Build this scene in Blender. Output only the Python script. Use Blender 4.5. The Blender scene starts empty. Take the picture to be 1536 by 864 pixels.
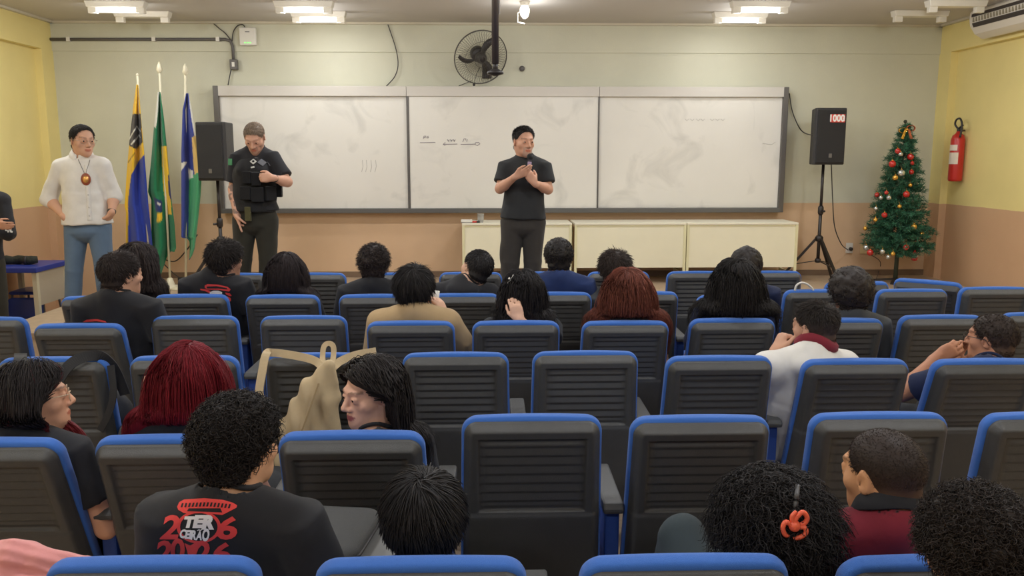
import bpy, math, random
import numpy as np
from mathutils import Vector, Matrix, Quaternion
from mathutils.bvhtree import BVHTree

# ------------------------------------------------------------------ camera, world, lamps, exposure
SC = bpy.context.scene
COL = SC.collection
FPX = 1250.0
CAM_Z = 1.85
YAW = math.atan(36 / FPX)
PITCH = math.atan(197 / FPX)
cam_d = bpy.data.cameras.new('camera')
cam_d.sensor_width = 36.0
cam_d.lens = 36.0 * FPX / 1536.0
cam_d.clip_start = 0.05
cam = bpy.data.objects.new('camera', cam_d)
COL.objects.link(cam)
cam.location = (0, 0, CAM_Z)
cam.rotation_euler = (math.pi / 2 - PITCH, 0, -YAW)
SC.camera = cam
SC.view_settings.view_transform = 'Standard'
SC.view_settings.look = 'None'
SC.view_settings.gamma = 1.0
SC.view_settings.use_curve_mapping = False
SC.view_settings.exposure = 0.0
wd = bpy.data.worlds.new('world')
SC.world = wd
wd.use_nodes = True
wd.node_tree.nodes['Background'].inputs[0].default_value = (0.9, 0.95, 1.0, 1)
wd.node_tree.nodes['Background'].inputs[1].default_value = 0.2
LAMP_W = 26.0            # watts of one ceiling fixture
LAMP_COL = (0.97, 1.0, 1.04)

RC = Matrix.Rotation(-YAW, 3, 'Z') @ Matrix.Rotation(math.pi / 2 - PITCH, 3, 'X')
RCn = np.array(RC)


def ray(px, py):
    return RC @ Vector(((px - 768) / FPX, (432 - py) / FPX, -1.0))


def at_y(px, py, Y):
    d = ray(px, py)
    t = Y / d.y
    return Vector((d.x * t, Y, CAM_Z + d.z * t))


def at_z(px, py, z):
    d = ray(px, py)
    t = (z - CAM_Z) / d.z
    return Vector((d.x * t, d.y * t, z))


def at_x(px, py, x):
    d = ray(px, py)
    t = x / d.x
    return Vector((x, d.y * t, CAM_Z + d.z * t))


def proj(p):
    q = RC.transposed() @ (Vector(p) - Vector((0, 0, CAM_Z)))
    return 768 + FPX * q.x / -q.z, 432 - FPX * q.y / -q.z


def lin(c):
    return tuple(((x / 255) / 12.92 if x / 255 <= .04045 else ((x / 255 + .055) / 1.055) ** 2.4) for x in c)


# ------------------------------------------------------------------ materials
MATS = {}


def mat(name, rgb, rough=.6, metal=0.0, var=0.0, scale=8.0, bump=0.0, bscale=60.0, emit=None, estr=0.0, attr=None,
        trans=0.0, sheen=0.0, spec=0.5, stretch=None):
    if name in MATS:
        return MATS[name]
    m = bpy.data.materials.new(name)
    m.use_nodes = True
    nt = m.node_tree
    b = nt.nodes['Principled BSDF']
    c = lin(rgb)
    b.inputs['Base Color'].default_value = (*c, 1)
    b.inputs['Roughness'].default_value = rough
    b.inputs['Metallic'].default_value = metal
    b.inputs['Specular IOR Level'].default_value = spec
    if trans:
        b.inputs['Transmission Weight'].default_value = trans
    if sheen:
        b.inputs['Sheen Weight'].default_value = sheen
    tc = nt.nodes.new('ShaderNodeTexCoord')
    src = tc.outputs['Object']
    if stretch:
        mp = nt.nodes.new('ShaderNodeMapping')
        mp.inputs['Scale'].default_value = stretch
        nt.links.new(src, mp.inputs['Vector'])
        src = mp.outputs['Vector']
    base = None
    if attr:
        a = nt.nodes.new('ShaderNodeAttribute')
        a.attribute_name = attr
        base = a.outputs['Color']
        nt.links.new(base, b.inputs['Base Color'])
    if var:
        n = nt.nodes.new('ShaderNodeTexNoise')
        n.inputs['Scale'].default_value = scale
        n.inputs['Detail'].default_value = 5
        nt.links.new(src, n.inputs['Vector'])
        mr = nt.nodes.new('ShaderNodeMapRange')
        mr.inputs['From Min'].default_value = .3
        mr.inputs['From Max'].default_value = .7
        mr.inputs['To Min'].default_value = 1 - var
        mr.inputs['To Max'].default_value = 1 + var
        nt.links.new(n.outputs['Fac'], mr.inputs['Value'])
        mx = nt.nodes.new('ShaderNodeVectorMath')
        mx.operation = 'SCALE'
        if base is not None:
            nt.links.new(base, mx.inputs[0])
        else:
            mx.inputs[0].default_value = c
        nt.links.new(mr.outputs['Result'], mx.inputs['Scale'])
        nt.links.new(mx.outputs['Vector'], b.inputs['Base Color'])
    if bump:
        n2 = nt.nodes.new('ShaderNodeTexNoise')
        n2.inputs['Scale'].default_value = bscale
        n2.inputs['Detail'].default_value = 4
        nt.links.new(src, n2.inputs['Vector'])
        bp = nt.nodes.new('ShaderNodeBump')
        bp.inputs['Strength'].default_value = bump
        bp.inputs['Distance'].default_value = .01
        nt.links.new(n2.outputs['Fac'], bp.inputs['Height'])
        nt.links.new(bp.outputs['Normal'], b.inputs['Normal'])
    if emit:
        b.inputs['Emission Color'].default_value = (*lin(emit), 1)
        b.inputs['Emission Strength'].default_value = estr
    MATS[name] = m
    return m


def wall_mat(name, upper, lower, zsplit):
    """two coats of paint meeting at a height, with faint roller mottling and scuffs"""
    m = mat(name, upper, .55, bump=.12, bscale=90)
    nt = m.node_tree
    b = nt.nodes['Principled BSDF']
    g = nt.nodes.new('ShaderNodeNewGeometry')
    sx = nt.nodes.new('ShaderNodeSeparateXYZ')
    nt.links.new(g.outputs['Position'], sx.inputs[0])
    nz = nt.nodes.new('ShaderNodeTexNoise')
    nz.inputs['Scale'].default_value = 6
    nt.links.new(g.outputs['Position'], nz.inputs['Vector'])
    ad = nt.nodes.new('ShaderNodeMath')
    ad.operation = 'MULTIPLY_ADD'
    ad.inputs[1].default_value = .012
    nt.links.new(nz.outputs['Fac'], ad.inputs[0])
    nt.links.new(sx.outputs['Z'], ad.inputs[2])
    gt = nt.nodes.new('ShaderNodeMath')
    gt.operation = 'GREATER_THAN'
    gt.inputs[1].default_value = zsplit + .006
    nt.links.new(ad.outputs[0], gt.inputs[0])
    mx = nt.nodes.new('ShaderNodeMix')
    mx.data_type = 'RGBA'
    mx.inputs[6].default_value = (*lin(lower), 1)
    mx.inputs[7].default_value = (*lin(upper), 1)
    nt.links.new(gt.outputs[0], mx.inputs[0])
    n3 = nt.nodes.new('ShaderNodeTexNoise')
    n3.inputs['Scale'].default_value = 1.6
    n3.inputs['Detail'].default_value = 6
    nt.links.new(g.outputs['Position'], n3.inputs['Vector'])
    mr = nt.nodes.new('ShaderNodeMapRange')
    mr.inputs['From Min'].default_value = .3
    mr.inputs['From Max'].default_value = .7
    mr.inputs['To Min'].default_value = .95
    mr.inputs['To Max'].default_value = 1.04
    nt.links.new(n3.outputs['Fac'], mr.inputs['Value'])
    sc = nt.nodes.new('ShaderNodeVectorMath')
    sc.operation = 'SCALE'
    nt.links.new(mx.outputs[2], sc.inputs[0])
    nt.links.new(mr.outputs['Result'], sc.inputs['Scale'])
    nt.links.new(sc.outputs['Vector'], b.inputs['Base Color'])
    return m


# ------------------------------------------------------------------ mesh building
def mk(name, V, F, mats, parent=None, smooth=True, loc=(0, 0, 0), mi=None, col=None):
    """V: (n,3); F: list of index arrays (each (m,3) or (m,4)) or a list of index lists; ONE mesh object"""
    me = bpy.data.meshes.new(name)
    V = np.asarray(V, dtype=np.float32)
    if isinstance(F, list) and F and isinstance(F[0], np.ndarray):
        loops = np.concatenate([f.reshape(-1) for f in F]).astype(np.int32)
        tot = np.concatenate([np.full(len(f), f.shape[1], np.int32) for f in F])
    else:
        loops = np.array([i for f in F for i in f], np.int32)
        tot = np.array([len(f) for f in F], np.int32)
    st = np.zeros(len(tot), np.int32)
    st[1:] = np.cumsum(tot)[:-1]
    me.vertices.add(len(V))
    me.vertices.foreach_set('co', V.reshape(-1))
    me.loops.add(len(loops))
    me.loops.foreach_set('vertex_index', loops)
    me.polygons.add(len(tot))
    me.polygons.foreach_set('loop_start', st)
    me.polygons.foreach_set('loop_total', tot)
    if not isinstance(mats, (list, tuple)):
        mats = [mats]
    for m in mats:
        me.materials.append(m)
    if mi is not None:
        me.polygons.foreach_set('material_index', np.asarray(mi, np.int32))
    me.update(calc_edges=True)
    me.validate()
    me.polygons.foreach_set('use_smooth', np.full(len(me.polygons), bool(smooth)))
    if col is not None:
        a = me.color_attributes.new('Col', 'FLOAT_COLOR', 'POINT')
        c4 = np.ones((len(V), 4), np.float32)
        c4[:, :3] = col
        a.data.foreach_set('color', c4.reshape(-1))
    o = bpy.data.objects.new(name, me)
    o.location = loc
    COL.objects.link(o)
    if parent is not None:
        o.parent = parent
    return o


def bevel(o, w=.004, seg=2, angle=40):
    m = o.modifiers.new('bevel', 'BEVEL')
    m.width = w
    m.segments = seg
    m.limit_method = 'ANGLE'
    m.angle_limit = math.radians(angle)
    m.harden_normals = False
    return o


def flat_by_angle(o):
    o.data.polygons.foreach_set('use_smooth', np.zeros(len(o.data.polygons), bool))
    return o


class MB:
    def __init__(self):
        self.v, self.f, self.m = [], [], []

    def add(self, V, F, mi=0):
        n = len(self.v)
        self.v += [tuple(p) for p in V]
        self.f += [[i + n for i in f] for f in F]
        self.m += [mi] * len(F)
        return self

    def box(self, c, s, R=None, mi=0, taper=1.0):
        V = []
        for z in (-.5, .5):
            k = taper if z > 0 else 1.0
            for x, y in ((-.5, -.5), (.5, -.5), (.5, .5), (-.5, .5)):
                p = Vector((x * s[0] * k, y * s[1] * k, z * s[2]))
                if R is not None:
                    p = R @ p
                V.append(p + Vector(c))
        return self.add(V, [[3, 2, 1, 0], [4, 5, 6, 7], [0, 1, 5, 4], [1, 2, 6, 5], [2, 3, 7, 6], [3, 0, 4, 7]], mi)

    def bar(self, a, b, w, h, up=(0, 0, 1), mi=0):
        a, b = Vector(a), Vector(b)
        d = (b - a)
        L = d.length
        d.normalize()
        s = d.cross(Vector(up))
        if s.length < 1e-4:
            s = d.cross(Vector((0, 1, 0)))
        s.normalize()
        u = s.cross(d)
        R = Matrix((s, d, u)).transposed()
        return self.box((a + b) / 2, (w, L, h), R, mi)

    def tube(self, pts, r, n=8, cap=True, mi=0, closed=False):
        pts = [Vector(p) for p in pts]
        rs = r if isinstance(r, (list, tuple)) else [r] * len(pts)
        base = len(self.v)
        prev = None
        N = len(pts)
        for i, p in enumerate(pts):
            if closed:
                t = pts[(i + 1) % N] - pts[i - 1]
            else:
                t = pts[min(i + 1, N - 1)] - pts[max(i - 1, 0)]
            if t.length < 1e-9:
                t = Vector((0, 0, 1))
            t.normalize()
            if prev is None:
                a = Vector((0, 0, 1)) if abs(t.z) < .9 else Vector((1, 0, 0))
                nrm = t.cross(a).normalized()
            else:
                nrm = (prev - t * prev.dot(t))
                if nrm.length < 1e-6:
                    nrm = t.orthogonal()
                nrm.normalize()
            prev = nrm
            bn = t.cross(nrm)
            for k in range(n):
                an = 2 * math.pi * k / n
                self.v.append(tuple(p + (nrm * math.cos(an) + bn * math.sin(an)) * rs[i]))
        rng = N if closed else N - 1
        for i in range(rng):
            for k in range(n):
                a = base + i * n + k
                b = base + i * n + (k + 1) % n
                c = base + ((i + 1) % N) * n + (k + 1) % n
                d = base + ((i + 1) % N) * n + k
                self.f.append([a, b, c, d])
                self.m.append(mi)
        if cap and not closed:
            self.f.append([base + k for k in range(n)][::-1])
            self.f.append([base + (N - 1) * n + k for k in range(n)])
            self.m += [mi, mi]
        return self

    def lathe(self, prof, c=(0, 0, 0), n=20, R=None, mi=0):
        base = len(self.v)
        for r, z in prof:
            for k in range(n):
                an = 2 * math.pi * k / n
                p = Vector((r * math.cos(an), r * math.sin(an), z))
                if R is not None:
                    p = R @ p
                self.v.append(tuple(p + Vector(c)))
        for i in range(len(prof) - 1):
            for k in range(n):
                self.f.append([base + i * n + k, base + i * n + (k + 1) % n, base + (i + 1) * n + (k + 1) % n, base + (i + 1) * n + k])
                self.m.append(mi)
        self.f.append([base + k for k in range(n)][::-1])
        self.f.append([base + (len(prof) - 1) * n + k for k in range(n)])
        self.m += [mi, mi]
        return self

    def prism(self, poly, d0, d1, frame=None, mi=0):
        """poly: 2d points, extruded from d0 to d1 along the third axis of frame (3x3, columns a,b,n)"""
        n = len(poly)
        V = []
        for d in (d0, d1):
            for a, b in poly:
                p = Vector((a, b, d))
                if frame is not None:
                    p = frame @ p
                V.append(p)
        F = [list(range(n))[::-1], list(range(n, 2 * n))]
        for i in range(n):
            j = (i + 1) % n
            F.append([i, j, n + j, n + i])
        return self.add(V, F, mi)

    def sphere(self, c, r, n=12, m=8, mi=0, R=None):
        rr = r if isinstance(r, (list, tuple)) else (r, r, r)
        prof = []
        base = len(self.v)
        for i in range(1, m):
            th = math.pi * i / m
            for k in range(n):
                an = 2 * math.pi * k / n
                p = Vector((rr[0] * math.sin(th) * math.cos(an), rr[1] * math.sin(th) * math.sin(an), -rr[2] * math.cos(th)))
                if R is not None:
                    p = R @ p
                self.v.append(tuple(p + Vector(c)))
        b = len(self.v)
        lo, hi = Vector((0, 0, -rr[2])), Vector((0, 0, rr[2]))
        if R is not None:
            lo, hi = R @ lo, R @ hi
        self.v += [tuple(lo + Vector(c)), tuple(hi + Vector(c))]
        for i in range(m - 2):
            for k in range(n):
                self.f.append([base + i * n + k, base + i * n + (k + 1) % n, base + (i + 1) * n + (k + 1) % n, base + (i + 1) * n + k])
                self.m.append(mi)
        for k in range(n):
            self.f.append([b, base + (k + 1) % n, base + k])
            self.f.append([b + 1, base + (m - 2) * n + k, base + (m - 2) * n + (k + 1) % n])
            self.m += [mi, mi]
        return self

    def build(self, name, mats, parent=None, smooth=False, loc=(0, 0, 0)):
        V = np.array(self.v, np.float32)
        return mk(name, V, self.f, mats, parent, smooth, loc, mi=self.m)


def tag(o, label, cat, group=None, kind=None):
    o['label'] = label
    o['category'] = cat
    if group:
        o['group'] = group
    if kind:
        o['kind'] = kind
    return o


def thing(name, label, cat, loc=(0, 0, 0), rz=0.0, group=None):
    o = bpy.data.objects.new(name, None)
    o.empty_display_size = .1
    COL.objects.link(o)
    o.location = loc
    o.rotation_euler = (0, 0, rz)
    return tag(o, label, cat, group)


def struct(o):
    o['kind'] = 'structure'
    return o


def copy_tree(o, parent=None):
    c = o.copy()
    COL.objects.link(c)
    c.parent = parent
    if parent is not None:
        c.matrix_parent_inverse = o.matrix_parent_inverse
    for ch in list(o.children):
        copy_tree(ch, c)
    return c


def arc(a, b, sag, n=14, side=(0, 0, -1)):
    a, b = Vector(a), Vector(b)
    return [a.lerp(b, i / n) + Vector(side) * sag * 4 * (i / n) * (1 - i / n) for i in range(n + 1)]


def spline(pts, n=6):
    P = [Vector(p) for p in pts]
    P = [P[0] * 2 - P[1]] + P + [P[-1] * 2 - P[-2]]
    out = []
    for i in range(1, len(P) - 2):
        for k in range(n):
            t = k / n
            a, b, c, d = P[i - 1], P[i], P[i + 1], P[i + 2]
            out.append(.5 * ((2 * b) + (c - a) * t + (2 * a - 5 * b + 4 * c - d) * t * t + (3 * b - 3 * c + d - a) * t ** 3))
    out.append(P[-2])
    return out


_fonts = {}


def text_mesh(s, size, cuts=0, shear=0.0, bold=0.0):
    """2d outline of a word as (verts, faces), origin at its centre"""
    cu = bpy.data.curves.new('txt', 'FONT')
    cu.body = s
    cu.size = size
    cu.shear = shear
    cu.offset = bold
    cu.align_x = 'CENTER'
    cu.align_y = 'CENTER'
    cu.resolution_u = 3
    o = bpy.data.objects.new('txt', cu)
    COL.objects.link(o)
    bpy.context.view_layer.update()
    dg = bpy.context.evaluated_depsgraph_get()
    me = bpy.data.meshes.new_from_object(o.evaluated_get(dg))
    V = [tuple(v.co) for v in me.vertices]
    F = [list(p.vertices) for p in me.polygons]
    bpy.data.objects.remove(o)
    bpy.data.curves.remove(cu)
    bpy.data.meshes.remove(me)
    return V, F


# ------------------------------------------------------------------ room
YB = 10.0
cl = at_y(92, 230, YB)
cr = at_y(1398, 230, YB)
XL, XR = cl.x, cr.x
ZC = at_y(740, 35, YB).z
ZBEAM = at_y(740, 79, YB).z
ZD = at_y(740, 305, YB).z
ZS = at_y(740, 415, YB).z          # top of the low platform in front of the board
YREAR = -3.0
REC = .085
M_back = wall_mat('paint_back_wall', (206, 204, 182), (214, 180, 144), ZD)
M_side = wall_mat('paint_side_wall', (236, 218, 146), (208, 168, 130), ZD)
M_ceil = mat('ceiling_paint', (196, 190, 182), .7, var=.03, scale=1.2)
M_floor = mat('floor_terrazzo', (170, 150, 128), .35, var=.12, scale=30)
M_white = mat('white_plastic', (228, 224, 214), .4)

b = MB().box(((XL + XR) / 2, (YREAR + YB) / 2, -.05), (XR - XL + .6, YB - YREAR + .4, .1))
struct(b.build('floor', M_floor))
b = MB().box(((XL + XR) / 2, (YREAR + YB) / 2, ZC + .05), (XR - XL + .6, YB - YREAR + .4, .1))
struct(b.build('ceiling', M_ceil))
b = MB().box(((XL + XR) / 2, YB + .1, ZC / 2), (XR - XL + .5, .2, ZC))
b.box(((XL + XR) / 2, YB - .008, (ZC + ZBEAM) / 2), (XR - XL, .016, ZC - ZBEAM))
struct(b.build('wall_back', M_back))
for nm, X, s in (('wall_left', XL, -1), ('wall_right', XR, 1)):
    b = MB().box((X + s * (REC + .1), (YREAR + YB) / 2, ZC / 2), (.2, YB - YREAR, ZC))
    b.box((X + s * REC / 2, YB - .125, ZBEAM / 2), (REC, .25, ZBEAM))
    b.box((X + s * REC / 2, (YREAR + YB) / 2, (ZC + ZBEAM) / 2), (REC, YB - YREAR, ZC - ZBEAM))
    for yy in (5.4, 1.0):
        b.box((X + s * REC / 2, yy, ZBEAM / 2), (REC, .3, ZBEAM))
    struct(b.build(nm, M_side))
b = MB().box(((XL + XR) / 2, YREAR - .1, ZC / 2), (XR - XL + .5, .2, ZC))
struct(b.build('wall_rear', M_back))
# platform
XS0 = at_y(214, 415, YB).x
YST = 6.85
M_stage = mat('platform_floor', (178, 156, 130), .4, var=.08, scale=14)
M_edge = mat('platform_edge', (150, 128, 104), .5)
b = MB().box(((XS0 + XR + .0) / 2, (YST + YB) / 2, ZS / 2), (XR - XS0, YB - YST, ZS))
b.box(((XS0 + XR) / 2, YST - .01, ZS - .02), (XR - XS0, .03, .04), mi=1)
struct(b.build('floor_platform', [M_stage, M_edge]))
M_base = mat('skirting', (120, 98, 78), .5)
b = MB().box(((XS0 + XR) / 2, YB - .006, ZS + .035), (XR - XS0, .012, .07))
struct(b.build('baseboard_back', M_base))
b = MB().box((XL - REC + .006, (YREAR + YB - .25) / 2, .04), (.012, YB - .25 - YREAR, .08))
struct(b.build('baseboard_left', M_base))
M_crown = mat('cornice', (206, 198, 176), .6)
b = MB()
b.box(((XL + XR) / 2, YB - .035, ZC - .012), (XR - XL, .05, .024))
b.box((XL + .025, (YREAR + YB) / 2, ZC - .012), (.05, YB - YREAR, .024))
b.box((XR - .025, (YREAR + YB) / 2, ZC - .012), (.05, YB - YREAR, .024))
struct(b.build('trim_1', M_crown))
# ------------------------------------------------------------------ ceiling lamps
M_fix = mat('fixture_enamel', (226, 220, 206), .45)
M_tube_on = mat('tube_lit', (255, 250, 240), .4, emit=(255, 244, 224), estr=9.0)
M_tube_off = mat('tube_unlit', (215, 212, 202), .3)


def fixture(x, y, lit, label, k=1.0):
    t = thing('ceiling_light', label, 'ceiling light', (x, y, ZC), group='tube lamps on the ceiling')
    w = .56
    m = MB().box((0, 0, -.03), (w, .11, .06), taper=1.06)
    bevel(m.build('housing', M_fix, t), .006)
    for s in (-1, 1):
        m = MB().box((s * (w / 2 - .045), 0, -.085), (.085, .06, .06))
        bevel(m.build('lamp_holder', M_fix, t), .006)
    if lit != 'none':
        m = MB().tube([(-w / 2 + .07, 0, -.09), (w / 2 - .07, 0, -.09)], .016, 12)
        m.build('tube', M_tube_on if lit else M_tube_off, t, smooth=True)
    if lit is True:
        ld = bpy.data.lights.new('tube_light', 'AREA')
        ld.shape = 'RECTANGLE'
        ld.size = .46
        ld.size_y = .10
        ld.energy = LAMP_W * k * .62
        ld.color = LAMP_COL
        lo = bpy.data.objects.new('tube_light', ld)
        COL.objects.link(lo)
        lo.parent = t
        lo.location = (0, 0, -.112)
        ld = bpy.data.lights.new('tube_glow', 'POINT')      # a tube shines sideways too
        ld.energy = LAMP_W * k * .55
        ld.color = LAMP_COL
        ld.shadow_soft_size = .06
        lo = bpy.data.objects.new('tube_glow', ld)
        COL.objects.link(lo)
        lo.parent = t
        lo.location = (0, 0, -.19)
    return t


def fix_at(px, py, lit, label):
    p = at_z(px, py, ZC - .03)
    return fixture(p.x, p.y, lit, label, .29)


fix_at(175, 7, True, 'lit tube lamp on the ceiling above the flags, the nearer of the pair')
fix_at(214, 22, 'none', 'unlit lamp bracket on the ceiling above the flags, the farther of the pair')
fix_at(456, 7, True, 'lit tube lamp above the officer, the nearer and left one of its pair')
fix_at(478, 22, True, 'lit tube lamp above the officer, the farther and right one of its pair')
fix_at(1140, 7, True, 'lit tube lamp above the right end of the whiteboard, the nearer of its pair')
fix_at(1110, 23, True, 'lit tube lamp above the right end of the whiteboard, the farther of its pair')
fix_at(1434, 6, 'none', 'unlit lamp bracket near the air conditioner, the nearer of the pair')
fix_at(1380, 21, 'none', 'unlit lamp bracket on the ceiling above the christmas tree, the farther of the pair')
for x in (-3.9, -1.3, 1.3, 3.9):
    for y in (7.5, 4.9, 2.3, -.6):  # foremost row, out of view, is added to light the board
        fixture(x, y, True, 'lit tube lamp on the ceiling over the rows of chairs, out of the frame')['group'] = 'tube lamps over the chair rows'
# bulb in the middle
p = at_y(787, 16, 8.6)
t = thing('bulb_lamp', 'bright bare bulb hanging from the ceiling beside the dark mounting pole', 'lamp', (p.x, p.y, ZC))
MB().lathe([(.05, 0), (.05, -.02), (.03, -.05), (.03, -.10)][::-1], n=16).build('socket', M_fix, t, True)
zb = p.z - ZC
MB().lathe([(.012, -.075), (.035, -.055), (.046, -.02), (.046, .02), (.03, .055), (.025, .07)], c=(0, 0, zb), n=18).build('bulb', M_tube_on, t, True)
MB().tube([(-.02, .0, -.09), (-.07, 0, zb - .02), (-.07, 0, zb - .11), (.0, 0, zb - .12)], .006, 6).build('wire_guard', M_fix, t, True)
ld = bpy.data.lights.new('bulb_light', 'POINT')
ld.energy = LAMP_W * .25
ld.color = LAMP_COL
ld.shadow_soft_size = .05
lo = bpy.data.objects.new('bulb_light', ld)
COL.objects.link(lo)
lo.parent = t
lo.location = (0, 0, zb - .15)

# ------------------------------------------------------------------ whiteboard
M_board = mat('board_enamel', (226, 222, 212), .32, var=.035, scale=1.1)
nt = M_board.node_tree
# grey wiped marker haze: patches of smear with a shape of their own
bs = nt.nodes['Principled BSDF']
src = bs.inputs['Base Color'].links[0].from_socket
tc = nt.nodes.new('ShaderNodeTexCoord')
nz = nt.nodes.new('ShaderNodeTexNoise')
nz.inputs['Scale'].default_value = 2.3
nz.inputs['Detail'].default_value = 8
nz.inputs['Distortion'].default_value = 1.2
nt.links.new(tc.outputs['Object'], nz.inputs['Vector'])
mr = nt.nodes.new('ShaderNodeMapRange')
mr.inputs['From Min'].default_value = .55
mr.inputs['From Max'].default_value = .78
mr.inputs['To Min'].default_value = 1.0
mr.inputs['To Max'].default_value = .80
nt.links.new(nz.outputs['Fac'], mr.inputs['Value'])
vm = nt.nodes.new('ShaderNodeVectorMath')
vm.operation = 'SCALE'
nt.links.new(src, vm.inputs[0])
nt.links.new(mr.outputs['Result'], vm.inputs['Scale'])
nt.links.new(vm.outputs['Vector'], bs.inputs['Base Color'])
M_frame = mat('board_end_frame', (96, 92, 88), .4, metal=.3)
M_rail = mat('board_rail', (92, 90, 86), .45)
M_head = mat('board_head_rail', (206, 200, 190), .45)
YW = YB - .10
bl, br_ = at_y(320, 130, YW), at_y(1181, 128, YW)
bz0, bz1 = at_y(740, 319, YW).z, at_y(740, 130, YW).z
wbx0, wbx1 = (bl.x + at_y(333, 318, YW).x) / 2, (br_.x + at_y(1172, 318, YW).x) / 2
zr = at_y(740, 312, YW).z
zh = at_y(740, 145, YW).z
wb = thing('whiteboard', 'wide three panel whiteboard with smeared marker on the back wall', 'whiteboard', ((wbx0 + wbx1) / 2, YW, bz0))
cx = (wbx0 + wbx1) / 2
m = MB().box((0, .04, (bz1 - bz0) / 2), (wbx1 - wbx0, .06, bz1 - bz0 - .02))
m.build('backing', M_frame, wb)
d1, d2 = at_y(613, 230, YW).x - cx, at_y(897, 230, YW).x - cx
h0, h1 = zr - bz0, zh - bz0
for a, b_, yy in ((wbx0 - cx + .05, d1, 0.0), (d1 + .015, d2 - .01, -.022), (d2, wbx1 - cx - .05, 0.0)):
    m = MB().box(((a + b_) / 2, yy, (h0 + h1) / 2), (b_ - a, .02, h1 - h0))
    bevel(m.build('panel', M_board, wb), .002)
for xx, w in ((wbx0 - cx + .025, .06), (wbx1 - cx - .025, .06)):
    m = MB().box((xx, .0, (bz1 - bz0) / 2), (w, .11, bz1 - bz0))
    bevel(m.build('end_frame', M_frame, wb), .006)
for xx, w in ((d1 + .0, .028), (d2 - .002, .018)):
    m = MB().box((xx, -.03, (h0 + h1) / 2), (w, .024, h1 - h0))
    bevel(m.build('divider', M_frame, wb), .003)
m = MB().box((0, -.01, h0 / 2), (wbx1 - wbx0 - .06, .10, h0))
bevel(m.build('bottom_rail', M_rail, wb), .006)
hh = bz1 - bz0 - h1
xs = [wbx0 - cx + .05, d1 - .01, d2, wbx1 - cx - .05]
for i in range(3):
    m = MB().box(((xs[i] + xs[i + 1]) / 2, -.005, h1 + hh / 2), (xs[i + 1] - xs[i] - .004, .09, hh))
    bevel(m.build('head_rail', M_head, wb), .003)
# pen strokes on the middle panel
M_ink = mat('marker_ink', (150, 142, 146), .5)
M_ink2 = mat('marker_ink_faint', (196, 191, 184), .5)
m = MB()


def stroke(pts, r=.004, mi=0, yo=-.034):
    P = []
    for q in pts:
        w = at_y(q[0], q[1], YW - .034)
        P.append((w.x - cx, yo, w.z - bz0))
    m.tube(P, r, 5, mi=mi)


stroke([(630, 214), (653, 213.5)])
stroke([(665, 216.5), (686, 216)])
stroke([(668, 213.5), (664.5, 216.5), (668, 218.5)])
stroke([(691, 216.5), (713, 216.2)])
stroke([(713, 214), (718, 213.5), (720, 215.5), (716, 218.5), (713, 217), (713, 214)])
stroke([(635, 208), (636, 204), (639, 204), (638, 206), (636, 206.5)])
stroke([(640, 206), (642, 204), (643, 206.5), (640, 207)])
for i, x in enumerate((671, 675.5, 680)):
    stroke([(x, 209), (x + 1.5, 212.5), (x + 3, 209.5), (x + .6, 211)])
stroke([(694, 213), (696, 208), (699, 208), (698, 210.5)])
stroke([(700, 212.5), (701, 209)])
m.build('marker_writing', [M_ink, M_ink2], wb)
for x in (543, 549, 556, 563):
    m = MB()
    stroke([(x, 240), (x + 1, 250), (x - 1, 258)], .003, 1, -.012)
    m.build('faded_lettering', [M_ink2, M_ink2], wb)
for x in (1028, 1036, 1045, 1052, 1066, 1074, 1082):
    m = MB()
    stroke([(x, 178), (x + 3, 181), (x + 6, 178)], .003, 1, -.012)
    m.build('faded_lettering', [M_ink2, M_ink2], wb)
m = MB()
stroke([(1145, 215), (1158, 217), (1164, 213)], .003, 1, -.012)
m.build('faded_lettering', [M_ink2, M_ink2], wb)

# ------------------------------------------------------------------ wall wiring and fittings
M_dark = mat('dark_cable', (62, 58, 56), .5)
M_cond = mat('grey_conduit', (98, 94, 92), .5)
YWALL = YB - .016


def on_wall(px, py, off=.02):
    return at_y(px, py, YWALL - off)


t = thing('wall_conduit', 'grey cable conduit along the upper left of the back wall', 'conduit', on_wall(75, 59, 0))
o = Vector(t.location)
path = [on_wall(75, 59, .02), on_wall(200, 59, .02), on_wall(338, 59, .02), on_wall(346, 62, .02), on_wall(349, 70, .02), on_wall(350.5, 92, .02)]
MB().tube([p - o for p in path], .018, 8).build('pipe', M_cond, t, True)
for px in (103, 231, 327):
    p = on_wall(px, 59, .02) - o
    MB().box(p, (.04, .045, .05)).build('clip', M_white, t)
p = on_wall(351, 97, .025) - o
bevel(MB().box(p, (.085, .06, .115)).build('socket_box', M_cond, t), .006)
MB().box(p + Vector((0, -.031, 0)), (.03, .01, .05)).build('socket', M_white, t)
t = thing('wireless_router', 'white square network box on the back wall above the conduit elbow', 'router', on_wall(372, 55, .03))
bevel(MB().box((0, 0, 0), (.19, .05, .20)).build('body', M_white, t), .012, 3)
M_led = mat('green_led', (120, 255, 110), .4, emit=(120, 255, 110), estr=1.2)
for k in (-.03, 0, .03):
    MB().box((k, -.027, -.07), (.014, .006, .010)).build('indicator_light', M_led, t)
MB().box((0, -.027, .05), (.05, .004, .008)).build('vent_slot', M_cond, t)


def cable(name, label, pts, r=.006, n=6, m_=None):
    P = spline(pts, n)
    o = P[0].copy()
    c = MB().tube([p - o for p in P], r, 6).build(name, m_ or M_dark, None, True, loc=o)
    return tag(c, label, 'cable')


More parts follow.
